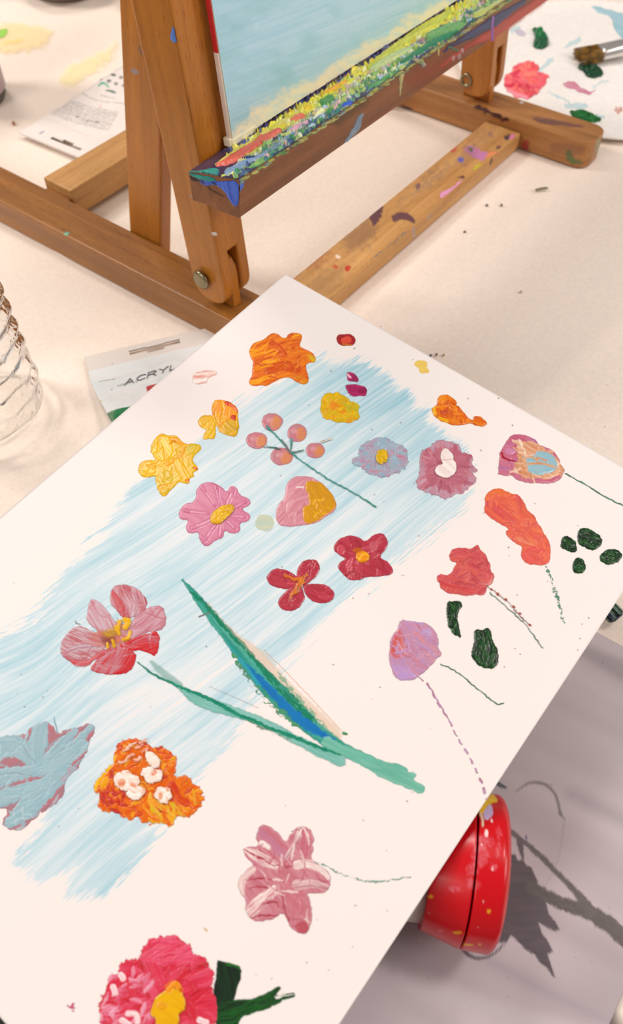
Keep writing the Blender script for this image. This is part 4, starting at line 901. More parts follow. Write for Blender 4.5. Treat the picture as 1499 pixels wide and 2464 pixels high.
S('painted_leaf', T5, (75,320,1460,1540), f, M_flat, label='long blue-green blade leaf', step=1.4)
# 25 red-grey flower
def f(a):
    P5=[(700,640),(800,590),(900,560),(940,540),(965,600),(940,695),(910,690),(860,660),(780,670)]; P6=[(540,780),(600,700),(640,650),(740,640),(820,670),(815,740),(780,790),(680,812),(590,800)]
    P1=[(365,620),(400,560),(470,510),(560,545),(640,600),(640,650),(560,740),(480,770),(420,730),(370,700)]; P2=[(520,460),(540,350),(600,370),(660,450),(710,500),(690,540),(600,550),(540,510)]
    P3=[(655,380),(680,280),(740,262),(830,290),(890,370),(870,420),(800,470),(730,470),(700,420)]; P4=[(780,500),(850,430),(920,395),(980,400),(1005,450),(990,510),(970,540),(900,540),(820,590),(760,600)]
    a.ell(690,570,110,80,(190,140,140),c2=(206,120,90),h=.4,edge=3)
    a.poly(P5,(200,14,34),(206,30,46),ang=-20,h=.7,rough=3); a.poly(P6,(196,130,140),(200,40,54),ang=-60,h=.7,rough=3,lv=4); a.stroke([(690,800),(770,780),(812,700)],[20,60,60],(198,12,34),(206,30,46),h=.6,keep=True)
    a.poly(P1,(186,104,114),(204,180,186),ang=20,h=.7,rough=3,lv=3,mixk=3); a.stroke([(430,735),(520,750),(620,680)],30,(208,60,72),(206,110,118),h=.7,keep=True); a.stroke([(375,690),(470,640),(600,640)],26,(180,190,204),(196,120,130),h=.6,keep=True,dry=.3)
    a.poly(P2,(196,130,142),(206,180,190),ang=60,h=.6,rough=3,lv=3,mixk=3); a.poly(P3,(186,88,98),(206,170,180),ang=70,h=.7,rough=3,lv=4,mixk=3,mix=.35); a.stroke([(680,320),(720,380),(740,450)],[30,50,30],(198,60,70),(200,100,110),h=.7,keep=True)
    a.stroke([(800,300),(830,380),(800,460)],[20,40,30],(206,180,190),(190,130,146),h=.7,keep=True); a.poly(P4,(192,120,134),(206,160,172),ang=-40,h=.7,rough=4,lv=3,mixk=3); a.stroke([(800,620),(880,590),(950,600)],[20,40,50],(206,36,52),(190,100,112),h=.5,keep=True)
    a.stroke([(900,600),(900,560),(960,510)],[6,12,6],(206,160,172),keep=True,h=.4); a.ell(600,590,60,50,(192,100,90),c2=(206,130,110),h=.3,keep=True,edge=8,alpha=.7)
    a.dabs(40,50,5,[(206,170,178),(186,96,106),(200,130,140)],20,60,5,h=.8,alpha=.6)
    a.stroke([(455,487),(458,500),(482,505)],4,(120,90,90),h=.3)
fl = S('painted_flower', T4, (345,245,1025,830), f, M_dry, label='big dusky red flower with five broad petals', step=1.25)
def f(a):
    a.ell(670,555,60,26,(206,150,50),c2=(220,180,40),rot=-15,h=.4,alpha=.75,edge=6,rough=5); a.poly([(600,580),(650,590),(700,580),(680,630),(620,620)],(150,60,50),alpha=.5,edge=6,h=.1)
    for p,w in (([(720,490),(715,530)],24),([(755,480),(780,490),(755,525)],34),([(700,520),(718,565)],20),([(785,555),(775,590),(745,600)],22),([(680,605),(688,640)],20),([(648,625),(652,645)],18)): a.stroke(p,w,(238,190,24),(226,170,20),h=1.6)
S('flower_center', T4, (590,460,820,665), f, M_wet, fl, label='yellow stamen strokes', lift=.0004)
def f(a):
    a.stroke([(910,730),(960,780),(1010,820),(1090,870)],[16,40,40,20],(170,206,200),(150,196,186),h=.05,alpha=.6,edge=3)
    a.stroke([(1050,860),(1160,950),(1260,990),(1400,1030),(1600,1100),(1760,1190),(1900,1260),(2050,1330)],[16,60,70,50,50,50,60,60],(120,190,176),(146,204,194),h=.08,alpha=.9,edge=2,rough=2,lu=60)
    a.stroke([(832,735),(880,775),(940,815),(1000,845),(1100,890),(1200,930),(1300,975),(1400,1035),(1500,1078),(1620,1130),(1760,1180),(1900,1240),(2040,1290)],[6,10,14,18,22,24,22,24,20,22,22,20,10],(24,138,112),(40,150,120),h=.15,rough=2,lu=20,lv=3)
    a.stroke([(1500,1090),(1600,1140),(1700,1180),(1780,1200)],[8,16,18,6],(60,120,80),(140,170,150),h=.1,dry=.6,rough=4,lu=6,lv=4)
    a.stroke([(1260,880),(1400,940),(1560,1010)],3,(150,150,140),h=0,alpha=.5)
S('painted_stem', T4, (820,720,2080,1360), f, M_flat, fl, label='curving teal green stem', step=1.3, lift=.00025)
# 26 blue flower
def f(a):
    a.poly([(-180,1260),(-60,1190),(0,1190),(80,1165),(140,1180),(200,1120),(260,1090),(310,1110),(345,1165),(400,1135),(480,1125),(545,1098),(578,1120),(560,1160),(535,1200),(530,1240),(490,1330),(470,1370),(400,1430),(395,1500),(370,1560),(300,1600),(210,1670),(130,1740),(40,1735),(5,1700),(60,1620),(0,1615),(-100,1640),(-200,1500)],(168,132,142),(190,120,130),ang=-30,rough=6,h=.5)
    b=(152,188,198); b2=(166,196,204)
    for p,w in (([(-120,1300),(0,1230),(120,1240),(210,1340)],150),([(250,1110),(230,1220),(220,1340)],120),([(450,1150),(350,1250),(230,1360)],70),([(555,1115),(500,1180),(400,1260)],50),([(500,1230),(380,1330),(220,1400)],100),([(-150,1450),(40,1420),(210,1380)],110),([(400,1390),(260,1500),(90,1660)],130),([(60,1700),(160,1640),(300,1520)],90),([(-150,1580),(40,1560),(200,1480)],90),([(300,1440),(150,1500),(0,1520)],70)): a.stroke(p,[w*.7,w,w*.5],b,b2,h=.9,keep=True,lu=60,lv=3,rough=3,alpha=.96)
    for p in ([(130,1200),(160,1280),(215,1340)],[(150,1190),(190,1270)],[(440,1150),(330,1200),(270,1280)],[(0,1410),(100,1400),(200,1420)],[(210,1400),(190,1460)],[(360,1230),(300,1290)]): a.stroke(p,[3,9,4],(140,130,146),b,h=.6,keep=True,dry=.3,alpha=.8)
    a.stroke([(420,1380),(470,1370),(380,1440)],26,(204,130,140),(170,180,190),h=.5,keep=True,dry=.4); a.stroke([(325,1065),(335,1110),(350,1160)],[3,7,7],(150,190,204),h=.4); a.dabs(40,40,7,[b,b2,(180,206,214)],-35,40,6,h=1.0,alpha=.7); a.dabs(16,10,6,[(186,206,212),b],0,90,7,h=1.6,box=(60,1560,220,1720))
S('painted_flower', T4, (-190,1055,600,1760), f, M_dry, label='large dusty blue flower at the left edge', step=1.4)
# 27 orange/white cluster
def f(a):
    a.poly([(690,1260),(730,1210),(790,1195),(870,1200),(910,1250),(965,1240),(1050,1285),(1070,1370),(1040,1410),(1060,1430),(1110,1400),(1165,1450),(1150,1470),(1200,1480),(1222,1530),(1225,1590),(1180,1640),(1120,1670),(1060,1650),(1045,1710),(1000,1718),(950,1690),(900,1705),(855,1705),(840,1660),(780,1678),(740,1670),(700,1640),(600,1620),(585,1580),(600,1530),(565,1515),(565,1470),(620,1410),(690,1330)],(222,98,18),(232,130,24),ang=-40,rough=7,rs=8,h=.8)
    a.dabs(130,20,9,[(224,98,18),(236,150,24),(206,60,24),(240,180,30),(196,50,30)],0,90,4,h=1.5); a.stroke([(700,1290),(660,1370),(590,1440),(575,1500)],[10,24,30,16],(246,200,24),(240,170,20),h=.9,keep=True); a.stroke([(620,1470),(640,1440)],40,(238,170,20),h=1.2,keep=True)
    a.dabs(30,26,9,[(244,176,24),(236,150,20),(222,190,30)],60,30,8,h=1.4,box=(820,1540,1240,1720)); a.dabs(12,24,12,[(190,44,28),(206,60,30)],40,40,9,h=1.2,box=(580,1500,760,1640)); a.stroke([(1040,1480),(1080,1560),(1120,1580)],50,(206,60,30),(224,100,20),h=1.3,keep=True)
fl = S('painted_flower', T4, (545,1180,1245,1735), f, M_wet, label='orange and yellow flower cluster with white blossoms', step=1.25, hs=.0007)
def f(a):
    W=(250,242,234); W2=(244,222,206)
    for x,y,rx,ry,r in ((762,1448,80,60,10),(818,1520,54,40,-10),(905,1412,56,44,30),(985,1532,52,50,0),(925,1320,34,60,-35),(950,1420,34,40,20)): a.ell(x,y,rx,ry,W,c2=W2,rot=r,h=1.6,rough=5,rs=7,lu=10,lv=3)
    for x,y,rx,ry in ((738,1465,22,26),(806,1470,24,16),(930,1400,18,26),(968,1545,16,24),(1010,1500,14,14)): a.ell(x,y,rx,ry,(220,120,70),c2=(236,180,140),rot=20,h=.6,rough=5,edge=2,keep=True,alpha=.85)
    a.dabs(16,16,5,[(244,206,186),W,(226,140,100)],60,40,5,h=1.2,alpha=.6)
    for i,(x,y) in enumerate(((760,1260),(800,1230),(840,1240),(870,1270),(790,1300),(830,1320),(740,1330),(860,1215))): a.stroke([(x-16,y+8),(x+18,y-10)],18,(246,214,196),(226,130,90),h=1.3,rough=3,dry=.3)
S('white_blossoms', T4, (680,1195,1065,1605), f, M_dry, fl, label='white dabbed blossoms', lift=.0007)
# 28 pink-white flower
def f(a):
    a.poly([(872,210),(900,160),(935,160),(975,200),(1010,240),(1040,185),(1090,162),(1130,190),(1135,250),(1120,310),(1160,340),(1205,380),(1213,420),(1190,465),(1150,470),(1095,465),(1125,510),(1130,580),(1105,645),(1080,652),(1030,620),(1015,590),(990,550),(960,580),(880,600),(850,580),(830,540),(830,500),(800,460),(800,400),(830,365),(870,345),(830,310),(812,262),(890,255)],(200,124,138),(214,154,164),ang=50,rough=4,h=.7)
    D=(178,72,88); W=(246,232,226)
    a.stroke([(815,265),(860,290),(930,330),(990,350)],[14,50,50,20],W,(222,170,176),h=1.5,keep=True); a.stroke([(840,560),(900,500),(960,450)],[60,60,40],W,(214,150,160),h=1.2,keep=True); a.stroke([(810,470),(800,400),(860,360)],[30,50,30],(240,220,214),(222,180,180),h=1,keep=True)
    a.stroke([(890,190),(940,240),(1000,300)],[40,50,30],(196,128,152),(206,140,160),h=1.3,keep=True); a.stroke([(1080,180),(1050,240),(1010,310)],[40,20,14],W,(206,150,160),h=1.5,keep=True); a.stroke([(1100,190),(1100,250),(1090,310)],[40,50,30],(198,112,130),(206,130,144),h=1.2,keep=True)
    a.stroke([(900,240),(930,260)],24,W,h=1.5,keep=True); a.stroke([(1060,340),(1110,330),(1180,370),(1205,400)],[40,40,30,20],W,(220,180,184),h=1.3,keep=True); a.stroke([(1000,380),(1040,460),(1080,560),(1085,630)],[60,90,100,60],(200,118,132),(208,136,146),h=1.3,keep=True); a.stroke([(1060,430),(1130,420),(1190,440)],[50,40,30],(200,140,150),(230,200,200),h=1.2,keep=True)
    for p in ([(815,265),(880,300),(960,350)],[(830,410),(900,395),(950,410)],[(840,450),(900,430),(970,460)],[(990,460),(1000,540),(1030,600)],[(850,580),(900,565),(970,570)],[(880,260),(920,290)],[(1010,320),(1000,350),(1040,345)],[(990,540),(960,500),(900,520)],[(1040,190),(1080,175)],[(950,340),(1010,350)]): a.stroke(p,[4,12,4],D,(196,100,112),h=1.5,keep=True,rough=2)
    a.dabs(30,34,7,[(206,136,148),W,(190,100,116)],60,60,4,h=1.3,alpha=.7); a.ell(1085,620,34,26,(186,76,90),keep=True,h=.8,alpha=.7)
fl = S('painted_flower', T6, (785,145,1230,668), f, M_wet, label='pink flower swirled with white', hs=.0007)
def f(a): a.stroke([(1140,325),(1180,340),(1220,365),(1275,388),(1330,405),(1380,414),(1430,416),(1500,404),(1572,398)],[8,7,6,7,7,8,8,7,5],(130,166,150),(150,180,168),h=.1,dry=.5,rough=2,lu=8,lv=3)
S('painted_stem', T6, (1130,312,1585,430), f, M_flat, fl, label='faint grey-green stem')
# 29 bottom red flower
def f(a):
    a.poly([(165,960),(200,900),(205,860),(225,840),(265,800),(262,775),(320,770),(360,740),(362,700),(430,660),(510,655),(545,680),(580,700),(585,740),(640,750),(650,790),(688,815),(680,870),(660,895),(695,920),(700,980),(690,1060),(600,1160),(300,1160),(180,1100),(170,1020)],(212,34,66),(224,70,100),ang=-20,rough=8,rs=9,h=.8)
    a.dabs(70,60,20,[(212,32,60),(222,60,90),(226,90,120),(200,26,50)],0,50,5,h=1.0,center=(470,960)); a.dabs(40,40,12,[(226,70,104),(230,100,130)],-15,25,9,h=1.0,box=(350,650,600,780)); a.dabs(44,26,12,[(226,110,140),(214,70,104),(236,170,190)],-40,60,7,h=1.4,box=(165,820,400,1060))
    for p in ([(265,835),(275,850)],[(230,890),(240,915)],[(300,1010),(340,1010),(340,1050)],[(270,1040),(300,1060)],[(620,1040),(650,1050)]): a.stroke(p,28,(250,236,232),(240,190,200),h=1.,keep=True)
    a.stroke([(480,890),(510,870),(530,900)],34,(232,110,30),h=.8,keep=True)
fl = S('painted_flower', T6, (150,640,715,1180), f, M_dry, label='large crimson and pink bloom at the near edge', step=1.3)
def f(a): a.poly([(400,990),(430,930),(480,895),(515,895),(550,920),(560,980),(530,1010),(525,1057),(530,1120),(430,1120),(425,1040),(405,1015)],(238,188,10),(230,176,10),ang=30,h=1.2,rough=4); a.ell(450,975,26,20,(236,170,20),h=1.8,keep=True); a.stroke([(480,905),(510,870),(525,890)],26,(236,140,20),(240,170,20),h=.8)
S('flower_center', T6, (385,850,575,1130), f, M_wet, fl, label='bright yellow centre', lift=.0005)
def f(a):
    a.poly([(700,765),(712,778),(740,775),(812,800),(800,870),(770,950),(770,980),(700,1000),(680,930),(690,870)],(8,34,18),(14,60,26),ang=80,h=.5,rough=3,lv=5)
    a.poly([(700,960),(770,950),(850,945),(900,930),(980,885),(988,900),(950,945),(1000,945),(960,975),(880,1000),(800,1030),(790,1090),(690,1090)],(10,44,20),(20,100,30),ang=-22,h=.5,rough=4,lv=3); a.stroke([(880,960),(940,945),(1040,925)],[24,40,20],(40,120,50),(20,80,30),h=.2,dry=.6,lv=2); a.stroke([(745,785),(810,802)],14,(20,110,30),h=.3,keep=True)
S('painted_leaf', T6, (672,750,1060,1110), f, M_dry, label='dark green forked leaf strokes beside the crimson bloom')
def f(a): a.stroke([(50,965),(42,980)],10,(206,90,130),h=.5); a.stroke([(25,975),(40,985),(55,984)],7,(206,90,130),h=.5); a.ell(52,998,4,4,(206,100,140),h=.4)
S('paint_dab', T6, (15,955,70,1010), f, M_dry, label='tiny pink fleck')
def f(a):
    rg=np.random.RandomState(4)
    for i in range(110):
        x,y=rg.uniform(20,1480),rg.uniform(750,2440); r=rg.uniform(.9,1.9)
        if 120<x<1200 and i%3: x=rg.uniform(650,1250)
        a.ell(x,y,r,r*.8,[(150,130,120),(120,110,110),(176,130,130)][i%3],h=.2,rough=.4,alpha=.75)
    a.ell(1450,1404,2.4,4,(255,255,255),h=.8,rough=.3); a.stroke([(640+150-398,2236),(648,2238)],1,(0,0,0),alpha=0); a.stroke([(492,2234),(499,2240)],3,(226,190,110),h=.3)
s_ = S('paint_speckles', T0, (10,740,1499,2460), f, M_flat, label='tiny splashed specks', step=1.7); s_['kind']='stuff'
# ------------------------------------------------------------------ printed sheet
def print_sheet():
    pz = .0016; st = .0006
    ux = np.arange(-.004, .1925, st); uy = np.arange(-.0665, .105, st)
    X0, Y0 = np.meshgrid(ux, uy, indexing='ij')
    # slight skew of the far edge as laid down
    Xs = X0.ravel() + (Y0.ravel() * -.03) * (X0.ravel() > -1); Ys = Y0.ravel() + (X0.ravel() - .07) * -.0
    Z = np.full(len(Xs), pz) + .0006 * np.sin(Xs * 60) * 0
    V0 = np.stack([Xs, Ys, Z], 1); X, Y = project(V0); a = Art(X, Y, T1); a.A[:] = 1
    th = math.radians(28); u = X * math.cos(th) + Y * math.sin(th); v = -X * math.sin(th) + Y * math.cos(th)
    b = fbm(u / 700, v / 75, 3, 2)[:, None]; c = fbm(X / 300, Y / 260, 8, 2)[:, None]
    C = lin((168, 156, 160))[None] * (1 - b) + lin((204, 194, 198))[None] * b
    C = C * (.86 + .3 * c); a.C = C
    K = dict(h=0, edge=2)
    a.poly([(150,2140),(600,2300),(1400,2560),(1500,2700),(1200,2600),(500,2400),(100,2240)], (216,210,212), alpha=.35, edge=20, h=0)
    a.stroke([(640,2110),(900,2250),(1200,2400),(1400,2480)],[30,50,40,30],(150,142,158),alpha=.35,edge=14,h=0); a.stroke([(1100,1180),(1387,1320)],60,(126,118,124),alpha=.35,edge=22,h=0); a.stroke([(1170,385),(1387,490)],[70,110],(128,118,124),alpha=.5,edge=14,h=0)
    LF=(78,68,74)
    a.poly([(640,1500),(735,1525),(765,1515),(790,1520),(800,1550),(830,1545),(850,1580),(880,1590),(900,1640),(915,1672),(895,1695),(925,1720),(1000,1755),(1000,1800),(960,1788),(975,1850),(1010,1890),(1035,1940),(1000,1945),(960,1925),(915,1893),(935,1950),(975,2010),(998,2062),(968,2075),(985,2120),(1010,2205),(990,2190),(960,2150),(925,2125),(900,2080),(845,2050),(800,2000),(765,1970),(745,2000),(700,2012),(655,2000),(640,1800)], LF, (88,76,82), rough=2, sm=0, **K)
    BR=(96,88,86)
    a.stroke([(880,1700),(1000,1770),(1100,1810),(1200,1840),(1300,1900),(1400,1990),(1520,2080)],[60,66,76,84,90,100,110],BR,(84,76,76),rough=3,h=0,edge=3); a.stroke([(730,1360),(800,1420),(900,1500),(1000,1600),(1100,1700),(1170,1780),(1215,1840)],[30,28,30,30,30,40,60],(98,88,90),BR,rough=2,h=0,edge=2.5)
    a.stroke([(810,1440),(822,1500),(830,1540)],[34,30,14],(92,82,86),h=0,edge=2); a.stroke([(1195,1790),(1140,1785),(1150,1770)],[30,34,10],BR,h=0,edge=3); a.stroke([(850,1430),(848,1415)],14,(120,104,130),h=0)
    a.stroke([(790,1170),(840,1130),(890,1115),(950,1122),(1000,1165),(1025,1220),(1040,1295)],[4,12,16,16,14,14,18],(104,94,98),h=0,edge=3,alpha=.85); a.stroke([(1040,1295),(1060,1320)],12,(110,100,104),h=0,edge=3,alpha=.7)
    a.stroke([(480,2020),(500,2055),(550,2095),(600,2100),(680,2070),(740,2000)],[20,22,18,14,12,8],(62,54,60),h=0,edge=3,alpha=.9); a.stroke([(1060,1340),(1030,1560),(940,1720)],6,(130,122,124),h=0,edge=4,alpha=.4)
    a.poly([(670,1100),(700,1108),(725,1130),(745,1150),(735,1158),(690,1135),(660,1120)],(64,70,84),**K)
    rg=np.random.RandomState(2)
    for i in range(26): a.ell(rg.uniform(700,1380),rg.uniform(300,2200),rg.uniform(1.5,3),2,(70,60,70),h=0,alpha=.8,rough=.5,edge=.8)
    a.ell(1310,1810,4,7,(190,120,70),h=0,rough=1)
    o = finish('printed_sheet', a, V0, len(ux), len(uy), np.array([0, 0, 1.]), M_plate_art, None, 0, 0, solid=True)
    md = o.modifiers.new('t', 'SOLIDIFY'); md.thickness = .0006; md.offset = -1
    tag(o, 'grey printed sheet picturing a dark leaf on a branch, lying under the white card', 'print')
print_sheet()

# ------------------------------------------------------------------ surfaces of revolution
def revolve(name, prof, origin, axis, mat, parent=None, n=72, twist=None, artfn=None, label=None, capends=True, hsc=0):
    ax = np.array(axis, float); ax /= np.linalg.norm(ax)
    t = np.array([0, 0, 1.]) if abs(ax[2]) < .9 else np.array([1., 0, 0]); e1 = np.cross(ax, t); e1 /= np.linalg.norm(e1); e2 = np.cross(ax, e1)
    prof = np.array(prof, float); k = len(prof); A = np.linspace(0, 2 * math.pi, n, endpoint=False)
    S_, Th = np.meshgrid(prof[:, 0], A, indexing='ij'); R_, _ = np.meshgrid(prof[:, 1], A, indexing='ij')
    if twist is not None: R_ = twist(S_, R_, Th)
    V = np.array(origin) + S_.ravel()[:, None] * ax + (R_ * np.cos(Th)).ravel()[:, None] * e1 + (R_ * np.sin(Th)).ravel()[:, None] * e2
    i, j = np.meshgrid(np.arange(k - 1), np.arange(n), indexing='ij'); a = (i * n + j).ravel(); b = (i * n + (j + 1) % n).ravel()
    F = np.stack([a, a + n, b + n, b], 1)
    col = None
    if artfn:
        X, Y = project(V); ar = Art(X, Y); nr = V - (np.array(origin) + S_.ravel()[:, None] * ax)
        artfn(ar, ((CAM - V) * nr).sum(1) > -1e-5, S_.ravel(), V); col = np.concatenate([ar.C, np.ones((len(V), 1))], 1)
    return mesh(name, V, F, mat, parent, origin=origin, col=col, label=label)
# red capped paint bottle lying on its side
JA = np.array([.45, -.893, 0]); JA /= np.linalg.norm(JA); JO = np.array([.0738, -.0098, .0262]) + JA * .0022; JS = .93
jar = empty('paint_bottle', JO * np.array([1, 1, 0]) + np.array([0, 0, .0022]), 'white paint bottle with red flip cap lying on its side, half under the card', 'bottle')
def red_art(ar, front, s, V):
    ar.T = T1; ar.A[:] = 1; ar.C[:] = lin((196, 4, 18))[None]; C0 = ar.C.copy()
    SM=(214,120,130)
    a = ar
    a.poly([(560,1180),(620,1165),(650,1160),(700,1225),(640,1240),(610,1290),(570,1310)],(240,200,20),(226,180,30),h=0); a.poly([(640,1240),(660,1250),(665,1300),(625,1335),(605,1290)],(196,176,216),h=0,rough=2)
    a.stroke([(590,1285),(605,1320),(607,1358)],14,(226,196,170),h=0)
    for (x,y,rx,ry,al) in ((600,1450,44,40,.6),(590,1530,50,60,.5),(545,1600,36,40,.5),(555,1690,40,36,.55),(450,1712,36,20,.6),(665,1590,18,26,.7),(690,1500,10,40,.5),(700,1420,12,60,.35),(655,1450,14,30,.4),(560,1420,24,20,.4)): a.ell(x,y,rx,ry,SM,c2=(204,60,76),rough=9,rs=7,edge=3,dry=.45,lu=8,lv=6,alpha=al,h=0)
    for (x,y,w) in ((628,1400,26),(655,1330,14),(600,1465,10),(662,1600,12),(610,1785,7)): a.ell(x,y,w*.4,w*.8,(246,226,226),h=0,rough=1.5,alpha=.85)
    for (x,y,rx,ry) in ((315,1755,16,9),(465,1955,26,8),(640,1835,12,10),(520,2024,34,6),(590,2020,12,5)): a.ell(x,y,rx,ry,(222,160,20),h=0,rough=2,alpha=.9)
    for (x,y,rx,ry) in ((265,1880,16,5),(370,1945,16,4)): a.ell(x,y,rx,ry,(222,120,130),h=0,rough=1,alpha=.7)
    a.C = np.where(front[:, None], a.C, C0)
M_red = paintmat('glossy_red_plastic', .28, .35, alpha=False, coat=.15)
sy = np.r_[np.linspace(-.0235, -.0085, 40)]
cap_prof = [(-.0235, .0205), (-.0234, .0222)] + [(s, .0226 + (s + .0235) / .015 * .0032) for s in sy]
revolve('cap_collar', [(x * .82 - .0010, r * JS) for x, r in cap_prof + [(-.0082, .0254), (-.0081, .024)]], JO, JA, M_red, jar, n=260, artfn=red_art, label='red screw collar')
lid = [(-.0077, .024), (-.0077, .0255), (-.0074, .0259)] + [(s, .0259) for s in np.linspace(-.007, .0045, 34)] + [(.0045 + .0048 * math.sin(t), .0211 + .0048 * math.cos(t)) for t in np.linspace(0.1, math.pi / 2, 10)] + [(.0095, .012), (.0096, .0001)]
revolve('cap_lid', [(x * .62 - .0023, r * JS) for x, r in lid], JO, JA, M_red, jar, n=260, artfn=red_art, label='red flip lid smeared with dried paint')
M_white_pl = simple('white_plastic', (226, 216, 206), .4, .4)
revolve('bottle_body', [(-.0192, .0005), (-.0193, .0190), (-.027, .0195), (-.029, .021), (-.034, .0228), (-.042, .0240), (-.095, .0242), (-.104, .0236), (-.1075, .021), (-.108, .0005)], JO, JA, M_white_pl, jar, n=64, label='white bottle body')
# water bottle
def glassy():
    m = bpy.data.materials.new('clear_plastic'); m.use_nodes = True; nt = m.node_tree; nt.nodes.clear()
    out = N(nt, 'ShaderNodeOutputMaterial'); tr = N(nt, 'ShaderNodeBsdfTransparent'); gl = N(nt, 'ShaderNodeBsdfGlossy')
    tr.inputs[0].default_value = (.965, .968, .965, 1); gl.inputs['Roughness'].default_value = .1
    tc = N(nt, 'ShaderNodeTexCoord'); no = N(nt, 'ShaderNodeTexNoise'); no.inputs['Scale'].default_value = 140; no.inputs['Detail'].default_value = 2; nt.links.new(tc.outputs['Object'], no.inputs[0])
    bp = N(nt, 'ShaderNodeBump'); bp.inputs['Strength'].default_value = .9; bp.inputs['Distance'].default_value = .002; nt.links.new(no.outputs[0], bp.inputs['Height']); nt.links.new(bp.outputs[0], gl.inputs['Normal'])
    lw = N(nt, 'ShaderNodeLayerWeight'); lw.inputs[0].default_value = .13; nt.links.new(bp.outputs[0], lw.inputs['Normal'])
    m2 = N(nt, 'ShaderNodeMixShader'); nt.links.new(lw.outputs['Fresnel'], m2.inputs[0]); nt.links.new(tr.outputs[0], m2.inputs[1]); nt.links.new(gl.outputs[0], m2.inputs[2])
    nt.links.new(m2.outputs[0], out.inputs[0]); return m
M_clear = glassy()
wb = empty('water_bottle', (.1205, .3140, 0), 'clear plastic water bottle with ribbed sides at the left edge of the table', 'bottle')
def tw(S_, R_, Th):
    k = np.clip((S_ - .008) / .01, 0, 1) * np.clip((.135 - S_) / .01, 0, 1)
    rib = np.sin(2 * math.pi * (S_ / .0105 + 1.0 * Th / (2 * math.pi)) + .7 * np.sin(3 * Th)) 
    wob = (vn(Th * 3.5, S_ * 260, 3) - .5) * .0016
    foot = np.clip(1 - S_ / .012, 0, 1) * .0012 * np.cos(5 * Th)
    return R_ + k * (rib * .00095 + wob) + foot
bp_ = [(.003, .0005), (.0035, .010), (.0012, .016), (.0003, .021), (.0008, .0255), (.003, .0285), (.006, .0302)] + [(z, .0307 - .0009 * math.sin(math.pi * (z - .007) / .13)) for z in np.linspace(.0075, .137, 110)] + [(.145, .030), (.16, .024), (.172, .016), (.18, .0128), (.198, .0125)]
revolve('bottle_wall', bp_, (.1205, .3140, .0008), (0, 0, 1), M_clear, wb, n=160, twist=tw)
revolve('screw_cap', [(.188, .0135), (.2, .0142), (.204, .0135), (.205, .0005)], (.1205, .3140, .0008), (0, 0, 1), M_white_pl, wb, n=48, label='white cap')
# lilac-grey container, top left
ct = (.331, .598, .0)
tub = empty('paint_cup', ct, 'greyish lilac cylindrical cup cut by the left edge of the photo', 'cup')
revolve('cup_wall', [(.0065, .0285), (.0075, .0295), (.02, .0298), (.095, .031), (.097, .0314), (.0975, .0306), (.095, .0292), (.01, .0278), (.009, .0005)], ct, (0, 0, 1), simple('lilac_plastic', (196, 176, 184), .5), tub, n=64)
revolve('cup_base', [(.0, .0005), (.0002, .0268), (.0025, .0282), (.0064, .0282), (.0066, .0005)], ct, (0, 0, 1), simple('dark_rim', (92, 88, 80), .5), tub, n=64, label='dark grey bottom rim')
# dark dish whose rim just enters at the top edge
dc = (.520, .693, .001)
dish = empty('dish', dc, 'brown-grey round dish just entering at the top edge', 'dish')
revolve('bowl', [(.0, .0005), (.0, .030), (.002, .034), (.012, .041), (.03, .046), (.0315, .045), (.013, .0385), (.005, .030), (.0045, .0005)], dc, (0, 0, 1), simple('taupe_ceramic', (122, 104, 96), .4), dish, n=72)

